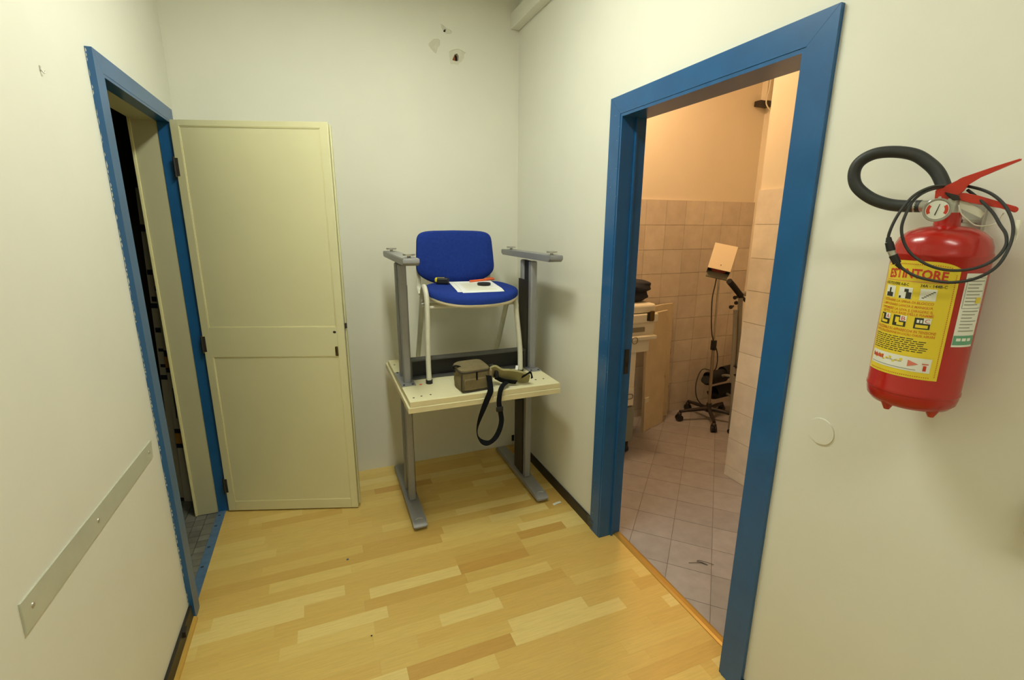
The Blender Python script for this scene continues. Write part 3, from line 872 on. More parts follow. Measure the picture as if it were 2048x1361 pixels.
for sgn, xo, xf in ((-1, 0.483, 0.470), (1, 0.968, 0.976)):
    az = 0.0 if sgn < 0 else -0.045
    lg = B().tube([(xf, 2.302, ZS + 0.012), (xf + 0.002, 2.316, 0.90), (xo - 0.003, 2.334, 1.08), (xo, 2.350, 1.178 + az), (xo, 2.372, 1.218 + az), (xo, 2.405, 1.236 + az), (xo, 2.440, 1.218 + az), (xo, 2.468, 1.178 + az), (xo, 2.505, 1.09), (xo, 2.60, 0.91), (xo + 0.005, 2.700, ZS + 0.012)], 0.0165, 12, 5, flat=0.80, flat_axis=(1, 0, 0))
    part('leg_frame', lg, 'chair_frame', ch, 'cream oval tube leg pair')
    part('foot_cap', B().cyl((xf, 2.301, ZS), (xf, 2.302, ZS + 0.02), 0.0170, n=14), 'black', ch, 'black plastic foot')
    part('foot_cap', B().cyl((xo + 0.005, 2.703, ZS), (xo + 0.005, 2.701, ZS + 0.02), 0.0170, n=14), 'black', ch, 'black plastic foot')
    xb = xo + (0.030 if sgn < 0 else -0.035)
    bk = B().tube([(xo, 2.455, 1.165), (xb, 2.56, 1.160), (xb, 2.655, 1.168), (xb, 2.700, 1.20), (xb, 2.705, 1.25), (xb, 2.712, 1.33)], 0.013, 10, 5, flat=0.45, flat_axis=(0, 1, 0.2))
    part('back_bracket', bk, 'chair_frame', ch, 'flat metal arm carrying the backrest')
for yv, zv in ((2.372, 1.135), (2.452, 1.135)):
    part('cross_bar', B().cyl((0.478, yv, zv), (0.975, yv, zv), 0.0085, n=10), 'chair_frame', ch)
part('bolt', B().cyl((0.466, 2.405, 1.150), (0.50, 2.405, 1.150), 0.007, n=10), 'zinc', ch, 'zinc bolt through the left frame')

def on_seat(x, y, dz=0.008):
    return seat_z(x - CXc, y - SYc) + dz

# tape measure
tm = thing('tape_measure', 'black and yellow tape measure lying on the blue chair seat', 'tape measure', (0.625, 2.575, on_seat(0.625, 2.575)))
zt = on_seat(0.625, 2.575, 0.009)
Tm = Matrix.Translation((0.618, 2.57, zt)) @ Matrix.Rotation(-0.35, 4, 'Z')
part('case', B().box(-0.034, 0.036, -0.018, 0.018, 0, 0.034, 0.008, 3, Tm), 'black', tm)
part('yellow_cap', B().box(-0.040, -0.024, -0.0185, 0.0185, 0.010, 0.0355, 0.007, 3, Tm), 'yellow', tm)
part('yellow_cap', B().box(-0.030, 0.012, 0.006, 0.0185, 0.027, 0.0352, 0.003, 2, Tm), 'yellow', tm)
# papers
def sheet(name, label, pts, dz, m, curl):
    (ax, ay), (bx_, by), (cx, cy_), (dx, dy) = pts            # front-left, front-right, back-right, back-left
    def f(u, v, o):
        x = (ax * (1 - u) + bx_ * u) * (1 - v) + (dx * (1 - u) + cx * u) * v
        y_ = (ay * (1 - u) + by * u) * (1 - v) + (dy * (1 - u) + cy_ * u) * v
        return Vector((x, y_, on_seat(x, y_, 0.0085) + dz + o + curl * (math.sin(PI * u) ** 2) * 0.3 + curl * max(0, v - 0.7) ** 2 * 4))
    b = B().grid(lambda u, v: f(u, v, 0.0006), 14, 14, lambda u, v: f(u, v, 0.0))
    return single(name, b, m, label, 'paper', 'papers on the chair seat'), f
sheet('paper_sheet', 'lower white sheet of paper poking out to the left on the chair seat', [(0.640, 2.335), (0.860, 2.335), (0.880, 2.60), (0.668, 2.625)], 0.0012, 'white_paper', 0.004)
s2, f2 = sheet('paper_sheet', 'upper white sheet with faint print under the black lens cap on the chair', [(0.662, 2.318), (0.885, 2.310), (0.905, 2.585), (0.690, 2.600)], 0.0034, 'white_paper', 0.004)
for k in range(9):
    v0 = 0.12 + 0.085 * k
    b = B().grid(lambda u, v: f2(0.12 + u * (0.74 - 0.1 * (k % 3)), v0 + 0.022 * v, 0.0012), 10, 1)
    part('printed_line', b, 'paper_print', s2)
# lens cap
zc = on_seat(0.826, 2.47, 0.0145)
lc = thing('lens_cap', 'round black lens cap lying on the white papers', 'lens cap', (0.826, 2.47, zc))
part('cap_rim', B().lathe([(0, 0), (0.035, 0), (0.037, 0.002), (0.037, 0.010), (0.0345, 0.012), (0.031, 0.012), (0.030, 0.0105), (0, 0.0105)], (0.826, 2.47, zc), 40), 'black', lc)
part('pinch_grip', B().box(0.806, 0.846, 2.464, 2.476, zc + 0.010, zc + 0.012, 0.0008), 'rubber', lc)
# orange pen
pn = thing('felt_pen', 'orange felt pen lying behind the lens cap on the chair seat', 'pen', (0.87, 2.585, on_seat(0.87, 2.585)))
p0, p1 = Vector((0.775, 2.568, on_seat(0.775, 2.568, 0.021))), Vector((0.945, 2.610, on_seat(0.945, 2.61, 0.017)))
dp = (p1 - p0)
part('barrel', B().cyl(p0, p0 + dp * 0.52, 0.006, n=12), 'orange', pn)
part('cap', B().cyl(p0 + dp * 0.53, p0 + dp * 0.93, 0.0068, 0.006, 12), 'orange', pn)
part('tip', B().cyl(p0 + dp * 0.93, p1, 0.0045, 0.002, 12), 'white_plastic', pn)
part('clip', B().tube([p0 + dp * 0.90 + Vector((0, 0, 0.007)), p0 + dp * 0.75 + Vector((0, 0, 0.0105)), p0 + dp * 0.60 + Vector((0, 0, 0.0085))], 0.0018, 6, 3), 'orange', pn)

# ------------------------------------------------------------------ camera bag
bg = thing('camera_bag', 'olive canvas camera bag with a hanging black strap at the desk edge', 'bag', (0.66, 2.165, ZS))
Tb = Matrix.Translation((0.655, 2.165, ZS)) @ Matrix.Rotation(0.10, 4, 'Z')
def bagp(name, x0, x1, y0, y1, z0, z1, m, bev, label=None, seg=3):
    return part(name, B().box(x0, x1, y0, y1, z0, z1, bev, seg, Tb), m, bg, label)
def bag_body(u, v, w_):
    return Tb @ Vector((u, v, w_))
body = pad(lambda u, v, w_: Tb @ Vector((u * (1 + 0.03 * math.sin(w_ * 40)), v, w_)), 6, 0.074, 0.062, [(0, 0.0), (0.95, 0.0), (1.0, 0.008), (1.03, 0.045), (1.01, 0.090), (0.98, 0.100), (0, 0.102)], 48)
part('bag_body', body, 'olive', bg)
lid = pad(lambda u, v, w_: Tb @ Vector((u, v + 0.004, w_ + 0.10 * (v + 0.06) * 0.9)), 5, 0.077, 0.062, [(0, 0.094), (0.98, 0.094), (1.04, 0.099), (1.03, 0.108), (0.9, 0.116), (0.5, 0.119), (0, 0.120)], 48)
lo = part('lid', lid, 'olive', bg)
def edge_loop(sc_, zf_, a=0.078, b=0.063, n=5):
    out = []
    for i in range(40):
        t = 2 * PI * i / 40
        c, s_ = math.cos(t), math.sin(t)
        u = a * sc_ * math.copysign(abs(c) ** (2 / n), c)
        v = b * sc_ * math.copysign(abs(s_) ** (2 / n), s_)
        out.append(Tb @ Vector((u, v + 0.004, zf_ + 0.09 * (v + 0.06))))
    return out
part('zip_piping', B().tube(edge_loop(1.035, 0.0995), 0.0035, 8, 1, closed=True), 'zip', lo, 'dark zip edge of the lid')
part('side_pocket', B().box(0.070, 0.094, -0.052, 0.052, 0.002, 0.098, 0.010, 3, Tb), 'tan', bg, 'tan side pocket')
part('front_clip', B().box(-0.004, 0.004, -0.0685, -0.0635, 0.058, 0.100, 0.001, 2, Tb), 'webbing', bg, 'short black strap on the front')
part('front_pocket', B().box(-0.066, 0.058, -0.0675, -0.058, 0.008, 0.068, 0.006, 3, Tb), 'olive', bg)
part('edge_piping', B().tube([Tb @ Vector(q) for q in ((-0.076, -0.061, 0.096), (-0.079, -0.064, 0.05), (-0.077, -0.063, 0.010), (-0.05, -0.067, 0.004), (0.0, -0.067, 0.003), (0.06, -0.066, 0.004))], 0.0035, 8, 4), 'zip', bg, 'black piping along the bag edge')
part('carry_loop', B().ribbon([Tb @ Vector(q) for q in ((-0.078, 0.03, 0.085), (-0.088, 0.02, 0.112), (-0.080, 0.0, 0.124), (-0.06, -0.01, 0.119))], [(0, 0.008, 0)] * 4, 0.003), 'webbing', bg, 'black carry loop')
# strap with pad
part('strap_buckle', B().box(0.745, 0.775, 2.155, 2.185, 0.835, 0.862, 0.006).box(0.768, 0.788, 2.13, 2.175, 0.80, 0.842, 0.006), 'black', bg, 'black plastic strap buckle')
part('shoulder_pad', B().ribbon([(0.748, 2.165, 0.826), (0.775, 2.150, 0.828), (0.805, 2.140, 0.808), (0.840, 2.132, 0.806), (0.880, 2.124, 0.800), (0.915, 2.116, 0.792), (0.946, 2.112, 0.786)],
                                [(0.006, 0.016, -0.024), (0.006, 0.016, -0.036), (0.004, 0.018, -0.038), (0.002, 0.020, -0.036), (0.002, 0.022, -0.034), (0.002, 0.020, -0.030), (0.002, 0.014, -0.020)], 0.014, 6), 'khaki', bg, 'khaki padded shoulder piece')
part('pad_underside', B().ribbon([(0.775, 2.150, 0.800), (0.805, 2.130, 0.785), (0.840, 2.118, 0.778), (0.875, 2.112, 0.772)], [(0, 0.012, -0.012)] * 4, 0.004), 'webbing', bg)
part('strap_keeper', B().ribbon([(0.895, 2.092, 0.802), (0.915, 2.090, 0.812), (0.938, 2.088, 0.824), (0.948, 2.090, 0.812), (0.952, 2.092, 0.790)], [(0.002, 0, 0.006)] * 4 + [(0.006, 0, 0.002)], 0.003), 'webbing', bg, 'black keeper at the pad end')
STR = [(0.722, 2.098, 0.830), (0.722, 2.080, 0.795), (0.716, 2.058, 0.762), (0.700, 2.052, 0.730), (0.677, 2.049, 0.680), (0.655, 2.048, 0.625), (0.644, 2.050, 0.575), (0.650, 2.052, 0.533), (0.672, 2.050, 0.505), (0.704, 2.048, 0.497), (0.738, 2.048, 0.520), (0.760, 2.048, 0.560), (0.770, 2.048, 0.605), (0.765, 2.048, 0.650), (0.758, 2.050, 0.695), (0.762, 2.053, 0.735), (0.772, 2.062, 0.764), (0.795, 2.085, 0.778), (0.825, 2.105, 0.782)]
WID = [(0.017, 0.002, -0.004), (0.017, 0.002, -0.003), (0.017, 0.0, -0.005), (0.016, 0, -0.007), (0.015, 0.002, -0.007), (0.012, 0.008, -0.005), (0.007, 0.013, -0.002), (0.004, 0.014, 0.003), (0.004, 0.012, 0.010), (0.002, 0.006, 0.013), (-0.008, 0.006, 0.011), (-0.012, 0.006, 0.006), (-0.013, 0.006, 0.001), (-0.014, 0.004, -0.002), (-0.014, 0.002, -0.002), (-0.014, 0.0, 0.002), (-0.012, 0.004, 0.006), (-0.006, 0.012, 0.004), (-0.004, 0.013, 0.002)]
sp = part('shoulder_strap', B().ribbon(STR, [tuple(c * 0.85 for c in q) for q in WID], 0.0025, 6), 'webbing', bg, 'black webbing strap hanging in a loop')
part('strap_slider', B().box(0.742, 0.778, 2.040, 2.052, 0.655, 0.680, 0.004), 'black', sp, 'black plastic slider')
part('care_label', B().ribbon([(0.960, 2.31, 0.795), (0.945, 2.285, 0.770), (0.925, 2.262, 0.758)], [(0.006, -0.004, 0)] * 3, 0.0012), 'white_paper', bg, 'white paper tag')

# ------------------------------------------------------------------ fire extinguisher
AX, AY, ER = 1.125, 0.5600, 0.0755
VD = Vector((0.894, 0.447, 0)).normalized()          # horizontal direction from the room into the wall side
RT = Vector((0.447, -0.894, 0)).normalized()
ex = thing('fire_extinguisher', 'red fire extinguisher with yellow label hanging on the right wall', 'fire extinguisher', (AX, AY, 1.175))
prof = [(0, 1.186), (0.045, 1.188), (0.064, 1.194), (0.0725, 1.204), (0.0748, 1.216), (0.0748, 1.222), (0.0765, 1.224), (0.0765, 1.229), (ER, 1.231), (ER, 1.494), (0.0765, 1.496), (0.0765, 1.500), (0.0748, 1.503), (0.0735, 1.514), (0.068, 1.529), (0.056, 1.541), (0.038, 1.549), (0.020, 1.552), (0.020, 1.556), (0, 1.556)]
part('cylinder', B().lathe(prof, (AX, AY, 0), 72), 'red', ex)
for a in (-0.62, 0.75, 3.0):
    n_ = (-VD * math.cos(a) + RT * math.sin(a))
    c = Vector((AX, AY, 0)) + n_ * 0.055
    part('base_foot', B().cyl((c.x, c.y, 1.198), (c.x, c.y, 1.181), 0.013, 0.005, 14), 'red', ex, 'pointed red base foot')
def szp(s_, z, d):
    return Vector((AX, AY, 0)) + RT * s_ + VD * d + Vector((0, 0, z))
part('neck', B().cyl((AX, AY, 1.548), (AX, AY, 1.576), 0.0205, 0.019, 24), 'red', ex)
vb = B().cyl((AX, AY, 1.574), (AX, AY, 1.602), 0.0125, 0.0115, 16)
vb.cyl(szp(0, 1.586, 0), szp(-0.045, 1.588, 0.0), 0.008, 0.008, 12).cyl(szp(0, 1.584, 0), szp(-0.013, 1.584, -0.040), 0.006, 0.006, 10)
part('valve_body', vb, 'zinc', ex, 'dull metal valve body')
GA = szp(-0.0175, 1.580, -0.052)
gz = Vector(-VD)
def disc(c, n_, r, th_, nseg=32):
    return B().cyl(c, c + n_ * th_, r, r, nseg)
gd = part('gauge_case', disc(GA, gz, 0.0205, 0.011), 'clear', ex, 'clear plastic pressure gauge')
part('gauge_rim', B().tube([GA + gz * 0.011 + (RT * math.cos(t) + Vector((0, 0, 1)) * math.sin(t)) * 0.0195 for t in [2 * PI * i / 28 for i in range(28)]], 0.0017, 8, 1, closed=True), 'clear', gd)
part('gauge_face', disc(GA + gz * 0.0112, gz, 0.0165, 0.0004), 'label_white', gd)
for a_0, a_1 in ((2.5, 3.7), (-0.55, 0.65)):
    bb = B()
    seg = [a_0 + (a_1 - a_0) * i / 8 for i in range(9)]
    for t0, t1 in zip(seg, seg[1:]):
        q = [GA + gz * 0.0119 + (RT * math.cos(t) + Vector((0, 0, 1)) * math.sin(t)) * r for t, r in ((t0, 0.0105), (t1, 0.0105), (t1, 0.0155), (t0, 0.0155))]
        bb.bm.faces.new([bb.bm.verts.new(p) for p in q])
    part('red_zone', bb, 'print_red', gd)
part('needle', B().prism([(-0.0028, -0.009), (-0.0012, -0.010), (0.0028, 0.010), (0.0018, 0.0105)], lambda u, v, a: GA + RT * u + Vector((0, 0, v)) + gz * a, 0.0119, 0.0124), 'print_black', gd)
LEV = [(-0.0266, 1.6182), (-0.0044, 1.6292), (0.006, 1.6386), (0.047, 1.6556), (0.0781, 1.6671), (0.0809, 1.6647), (0.0638, 1.6555), (0.0325, 1.64), (0.0186, 1.628), (0.0131, 1.613), (0.007, 1.6109), (0.002, 1.5967), (-0.025, 1.5998)]
HAN = [(0.0069, 1.6115), (0.016, 1.6117), (0.0347, 1.6063), (0.0664, 1.5938), (0.0887, 1.5853), (0.0919, 1.5807), (0.0889, 1.5751), (0.0682, 1.5834), (0.0262, 1.5937), (0.0099, 1.5989)]
def bevp(b, o):
    bmesh.ops.bevel(b.bm, geom=list(b.bm.edges), offset=o, segments=2, affect='EDGES')
    return b
part('upper_lever', bevp(B().prism(LEV, szp, -0.010, 0.010), 0.0012), 'red_lever', ex, 'red squeeze lever pointing up')
part('lower_handle', bevp(B().prism(HAN, szp, -0.0085, 0.0085), 0.0012), 'red_lever', ex, 'red carrying handle below the lever')
part('pivot_pin', B().cyl(szp(-0.018, 1.604, -0.013), szp(-0.018, 1.604, 0.013), 0.0025, n=10), 'zinc', ex)
part('safety_pin', bevp(B().prism([(-0.0131, 1.614), (0.0076, 1.6073), (0.0127, 1.5988), (0.0018, 1.5979), (-0.0092, 1.6078)], szp, -0.016, -0.0102), 0.001), 'iron', ex, 'dark safety pin head')
part('inspection_tag', B().prism([(0.0104, 1.5965), (0.0164, 1.5987), (0.0426, 1.5815), (0.049, 1.5744), (0.0455, 1.566), (0.0155, 1.583)], szp, -0.004, -0.001), 'white_plastic', ex, 'white plastic inspection tag')
part('seal_tie', B().tube([szp(0.011, 1.590, -0.011), szp(0.0168, 1.5747, -0.011), szp(0.0279, 1.5627, -0.009), szp(0.0432, 1.5519, -0.005), szp(0.066, 1.556, 0.0), szp(0.074, 1.575, 0.0)], 0.0012, 6), 'white_plastic', ex, 'thin white plastic tie')
HOSE = [(1.1208, 0.6107, 1.5903), (1.118, 0.6388, 1.5912), (1.1092, 0.6676, 1.596), (1.0992, 0.6988, 1.6103), (1.0911, 0.7261, 1.6354), (1.0889, 0.7349, 1.6639), (1.0922, 0.7283, 1.6868), (1.1029, 0.7069, 1.7009), (1.1161, 0.6761, 1.7016), (1.1293, 0.6453, 1.6927), (1.1358, 0.621, 1.6742), (1.1392, 0.603, 1.6539), (1.138, 0.5875, 1.6274), (1.134, 0.5772, 1.6053)]
HOSE = [(p[0] + 0.018, p[1] + 0.006, p[2]) for p in HOSE]
part('discharge_hose', B().tube(HOSE, 0.0120, 16, 6), 'rubber', ex, 'thick black rubber hose looped up beside the valve')
hf = Vector(HOSE[0])
part('hose_fitting', B().cyl(hf + Vector((0.012, -0.03, 0)) * 0.6, hf + Vector((-0.002, 0.012, 0.0)), 0.0105, 0.012, 14), 'zinc', ex)
CA = [(1.1133, 0.5699, 1.6254), (1.0728, 0.5725, 1.6216), (1.0366, 0.5777, 1.6048), (1.0163, 0.5848, 1.5731), (1.0085, 0.5893, 1.5419), (1.0087, 0.5888, 1.5234), (1.0135, 0.5792, 1.4976), (1.0201, 0.5661, 1.4758), (1.028, 0.5436, 1.4608), (1.0369, 0.5168, 1.4541), (1.0496, 0.4914, 1.4537), (1.0655, 0.4685, 1.4635), (1.0823, 0.4528, 1.4851), (1.1048, 0.4526, 1.5203), (1.1178, 0.4602, 1.5521), (1.1261, 0.4772, 1.5811), (1.1321, 0.4988, 1.6024), (1.1369, 0.5226, 1.616), (1.1354, 0.5479, 1.6247)]
CB = [(1.1127, 0.5711, 1.6246), (1.0672, 0.5724, 1.6152), (1.0377, 0.5755, 1.5985), (1.0208, 0.5758, 1.5694), (1.016, 0.5744, 1.544), (1.0202, 0.5659, 1.5167), (1.0248, 0.55, 1.4964), (1.0325, 0.5256, 1.4806), (1.0433, 0.4995, 1.4744), (1.0597, 0.4757, 1.4787), (1.0789, 0.4596, 1.4932), (1.1024, 0.4574, 1.5159), (1.1152, 0.4654, 1.5368), (1.1243, 0.4806, 1.5538), (1.1322, 0.4986, 1.5757), (1.1368, 0.5228, 1.5984), (1.1387, 0.5459, 1.6175)]
cab = thing('coiled_cable', 'thin black cable with a round connector coiled around the fire extinguisher valve', 'cable', (1.06, 0.53, 1.45))
part('cable_loop', B().tube(CA, 0.0026, 8, 6), 'rubber', cab)
part('cable_loop', B().tube(CB, 0.0026, 8, 6), 'rubber', cab)
def con(i, f):
    P = catmull([Vector(p) for p in CA], 6)
    return P[int(f * (len(P) - 1))]
j0, j1, j2, j3, j4, j5 = [Vector(p) for p in ((1.0083, 0.5895, 1.530), (1.0092, 0.5878, 1.521), (1.0118, 0.5828, 1.505), (1.0137, 0.5790, 1.497), (1.0175, 0.5715, 1.482), (1.0205, 0.565, 1.473))]
part('connector_sleeve', B().cyl(j0, j1, 0.004, 0.0055, 14).cyl(j1, j2, 0.0066, 0.0072, 14), 'black', cab)
part('connector_ring', B().cyl(j2, j3, 0.0062, 0.0062, 14), 'zinc', cab, 'metal connector ring')
part('connector_sleeve', B().cyl(j3, j4, 0.0072, 0.0066, 14).cyl(j4, j5, 0.005, 0.003, 12), 'black', cab)
part('cable_tie', B().box(1.1180, 1.1215, 0.452, 0.458, 1.528, 1.562, 0.001), 'white_plastic', cab, 'white tie around the cable')
brk = B().box(XR - 0.012, XR, AY - 0.02, AY + 0.02, 1.42, 1.60, 0.002)
brk.box(1.150, XR - 0.008, AY - 0.012, AY + 0.012, 1.558, 1.564)
single('wall_bracket', brk, 'zinc', 'metal wall bracket behind the fire extinguisher', 'bracket')

# labels wrapped round the cylinder
def wrap(s_, t_, o, th0, ztop):
    th_ = th0 + s_ * (0.915 if th0 < 0 else 1.0) / ER
    n_ = -VD * math.cos(th_) + RT * math.sin(th_)
    return Vector((AX, AY, ztop - t_)) + n_ * (ER + o)
TH0, ZTOP, LW, LH = math.radians(-75), 1.487, 0.146, 0.226
def lab_patch(x0, x1, y0, y1, o, th0=TH0, ztop=ZTOP, arch=0.0):
    def f(u, v):
        s_ = x0 + (x1 - x0) * u
        t0 = y0 + arch * (2 * u - 1) ** 4
        return wrap(s_, t0 + (y1 - t0) * v, o, th0, ztop)
    return B().grid(f, max(2, int((x1 - x0) / 0.004)), 2)
LB = part('instruction_label', lab_patch(0, LW, 0, LH, 0.0006, arch=0.012), 'label_yellow', ex, 'yellow instruction label with red lettering')
def text_part(body, x0, x1, ycen, hgt, m, parent, o=0.0011, th0=TH0, ztop=ZTOP, bold=0.0, name='lettering', arc=0.0):
    cu = bpy.data.curves.new('t', 'FONT')
    cu.body = body
    cu.size = 1.0
    cu.offset = bold
    cu.resolution_u = 2
    to = bpy.data.objects.new('t', cu)
    COL.objects.link(to)
    bpy.context.view_layer.update()
    me_ = bpy.data.meshes.new_from_object(to.evaluated_get(bpy.context.evaluated_depsgraph_get()))
    bpy.data.objects.remove(to)
    bpy.data.curves.remove(cu)
    xs = [v.co.x for v in me_.vertices]
    ys = [v.co.y for v in me_.vertices]
    xa, xb, ya, yb = min(xs), max(xs), min(ys), max(ys)
    for v in me_.vertices:
        f = (v.co.x - xa) / (xb - xa)
        s_ = x0 + (x1 - x0) * f
        t_ = ycen + hgt / 2 - hgt * (v.co.y - ya) / (yb - ya) + arc * (2 * f - 1) ** 2
        v.co = wrap(s_, t_, o, th0, ztop) - OFF[parent]
    me_.materials.append(M[m])
    o_ = bpy.data.objects.new(name, me_)
    COL.objects.link(o_)
    o_.parent = parent
    OFF[o_] = OFF[parent]
    return o_
def rect(name, x0, x1, y0, y1, m, o=0.0010, **k):
    return part(name, lab_patch(x0, x1, y0, y1, o, **k), m, LB, smooth=True)
text_part('ESTINTORE', 0.018, 0.128, 0.0240, 0.0185, 'print_red', LB, bold=0.03, arc=0.003)
rect('printed_rule', 0.010, 0.132, 0.0385, 0.0395, 'print_pink')
text_part('6 KG POLVERE A-B-C', 0.011, 0.068, 0.0455, 0.0055, 'print_black', LB, bold=0.01)
text_part('34A - 144B-C', 0.088, 0.130, 0.0455, 0.0055, 'print_black', LB, bold=0.01)
PX = (0.016, 0.051, 0.090)
for i, x in enumerate(PX):
    rect('picture_panel', x, x + 0.026, 0.051, 0.073, 'label_white')
rect('picture_figure', 0.020, 0.038, 0.064, 0.0725, 'print_black', 0.0013)
rect('picture_figure', 0.0265, 0.0315, 0.055, 0.064, 'print_black', 0.0013)
for q in ((0.066, 0.076, 0.060, 0.0725), (0.062, 0.070, 0.054, 0.060), (0.053, 0.057, 0.068, 0.0725)):
    rect('picture_figure', *q, 'print_black', 0.0013)
for k in range(6):
    rect('picture_figure', 0.094 + k * 0.0032, 0.098 + k * 0.0032, 0.0675 - k * 0.0024, 0.0690 - k * 0.0024, 'print_black', 0.0013)
for body, yv, xa, xb in (('1 ESTRARRE LA SPINA DI BLOCCO', 0.0785, 0.014, 0.115), ('2 IMPUGNARE LANCIA E MANIGLIA', 0.0865, 0.014, 0.115), ('3 PREMERE LA LEVA E DIRIGERE IL', 0.0945, 0.014, 0.117), ('GETTO ALLA BASE DELLE FIAMME', 0.1015, 0.018, 0.119)):
    text_part(body, xa, xb, yv, 0.0050, 'print_orange', LB, bold=0.008)
for i, (x, c) in enumerate(zip((0.016, 0.050, 0.090), 'ABC')):
    rect('picture_panel', x, x + 0.026, 0.1065, 0.1275, 'print_black')
    rect('picture_panel', x + 0.0145, x + 0.0265, 0.106, 0.1165, 'label_white', 0.0013)
    text_part(c, x + 0.017, x + 0.0245, 0.1113, 0.0080, 'print_red', LB, 0.0016)
    if i == 0:
        rect('picture_figure', x + 0.003, x + 0.007, 0.109, 0.120, 'label_yellow', 0.0013)
        rect('picture_figure', x + 0.004, x + 0.021, 0.120, 0.125, 'label_yellow', 0.0013)
    elif i == 1:
        rect('picture_figure', x + 0.005, x + 0.013, 0.110, 0.121, 'label_yellow', 0.0013)
        rect('picture_figure', x + 0.009, x + 0.022, 0.119, 0.1255, 'label_yellow', 0.0013)
    else:
        rect('picture_figure', x + 0.004, x + 0.008, 0.110, 0.116, 'label_white', 0.0013)
        rect('picture_figure', x + 0.0095, x + 0.013, 0.110, 0.116, 'label_white', 0.0013)
        rect('picture_figure', x + 0.003, x + 0.023, 0.1195, 0.1255, 'label_yellow', 0.0013)
text_part('UTILIZZABILE SU APPARECCHI IN TENSIONE', 0.008, 0.128, 0.134, 0.0054, 'print_orange', LB, bold=0.01)
text_part('DOPO UTILIZZAZIONE IN LOCALI CHIUSI, AERARE', 0.008, 0.128, 0.1415, 0.0054, 'print_orange', LB, bold=0.01)
for r_ in range(8):
    x = 0.009
    b = B()
    lim = (0.086, 0.104, 0.110, 0.112, 0.108, 0.112, 0.110, 0.075)[r_]
    while x < lim:
        ln = random.uniform(0.004, 0.013)
        y0 = 0.148 + r_ * 0.0040
        b.bm.faces.new([b.bm.verts.new(wrap(s_, t_, 0.0010, TH0, ZTOP)) for s_, t_ in ((x, y0), (x + ln, y0), (x + ln, y0 + 0.0015), (x, y0 + 0.0015))])
        x += ln + 0.0022
    part('small_print', b, 'print_black', LB, smooth=False)
rect('maker_band', 0.008, 0.131, 0.184, 0.212, 'label_white')
for k in range(7):
    rect('maker_scribble', 0.014 + k * 0.0045, 0.0175 + k * 0.0045, 0.1895 + (k % 2) * 0.002, 0.1975, 'print_red', 0.0013)
for k in range(9):
    rect('maker_scribble', 0.022 + k * 0.007, 0.027 + k * 0.007, 0.1965 - (k % 3) * 0.0035, 0.1995 - (k % 3) * 0.0025, 'label_yellow', 0.00125)
for k in range(4):
    rect('maker_scribble', 0.052 + k * 0.008, 0.058 + k * 0.008, 0.1950, 0.1965, 'print_grey', 0.0013)
tb = B()
for k in range(8):
    xa, xb = 0.093 + 0.00225 * k, 0.093 + 0.00225 * (k + 1)
    ha, hb = 0.0065 * (1 - k / 8), 0.0065 * (1 - (k + 1) / 8) + 1e-5
    tb.bm.faces.new([tb.bm.verts.new(wrap(s_, t_, 0.0013, TH0, ZTOP)) for s_, t_ in ((xa, 0.1965 - ha), (xb, 0.1965 - hb), (xb, 0.1965 + hb), (xa, 0.1965 + ha))])
part('red_triangle', tb, 'print_pink', LB)
rect('extinguisher_mark', 0.119, 0.1245, 0.198, 0.2085, 'print_red', 0.0013)
rect('extinguisher_mark', 0.1165, 0.127, 0.1935, 0.196, 'print_pink', 0.0013)
rect('small_print', 0.012, 0.108, 0.2075, 0.2088, 'print_grey', 0.0013)
for nm, dots, m_ in (('dotted_border', 1, 'print_red'),):
    b = B()
    def dot(s_, t_):
        b.bm.faces.new([b.bm.verts.new(wrap(s_ + a, t_ + c, 0.0010, TH0, ZTOP)) for a, c in ((-0.0008, -0.0008), (0.0008, -0.0008), (0.0008, 0.0008), (-0.0008, 0.0008))])
    s_ = 0.012
    while s_ < LW - 0.012:
        dot(s_, 0.0065 + 0.010 * (2 * s_ / LW - 1) ** 4)
        dot(s_, LH - 0.005)
        s_ += 0.0036
    t_ = 0.024
    while t_ < LH - 0.006:
        dot(0.0045, t_)
        dot(LW - 0.0055, t_)
        t_ += 0.0036
    part(nm, b, m_, LB, 'row of tiny red dots', smooth=False)
# white side label
TH1 = math.radians(34)
WL = part('side_label', lab_patch(0, 0.046, 0, 0.138, 0.0006, TH1, 1.468), 'label_white', ex, 'white inspection label with a green band')
def wrect(name, x0, x1, y0, y1, m, o=0.001):
    return part(name, lab_patch(x0, x1, y0, y1, o, TH1, 1.468), m, WL)
wrect('green_band', 0.001, 0.045, 0.116, 0.134, 'print_green')
for y0 in (0.008, 0.064):
    wrect('printed_frame', 0.003, 0.0036, y0, 0.064, 'print_black')
wrect('printed_frame', 0.003, 0.043, 0.008, 0.0086, 'print_black')
wrect('printed_frame', 0.003, 0.043, 0.064, 0.0646, 'print_black')
wrect('printed_frame', 0.0424, 0.043, 0.008, 0.064, 'print_black')
for k in range(16):
    y0 = 0.013 + k * 0.0062
    if 0.060 < y0 < 0.068:
        continue
    wrect('small_print', 0.006, 0.040 - 0.006 * (k % 3), y0, y0 + 0.0020, 'print_grey')
for k in range(3):
    wrect('small_print', 0.006 + k * 0.011, 0.0145 + k * 0.011, 0.121, 0.1265, 'label_white', 0.0013)
wrect('yellow_mark', 0.027, 0.040, 0.044, 0.055, 'label_yellow', 0.0013)

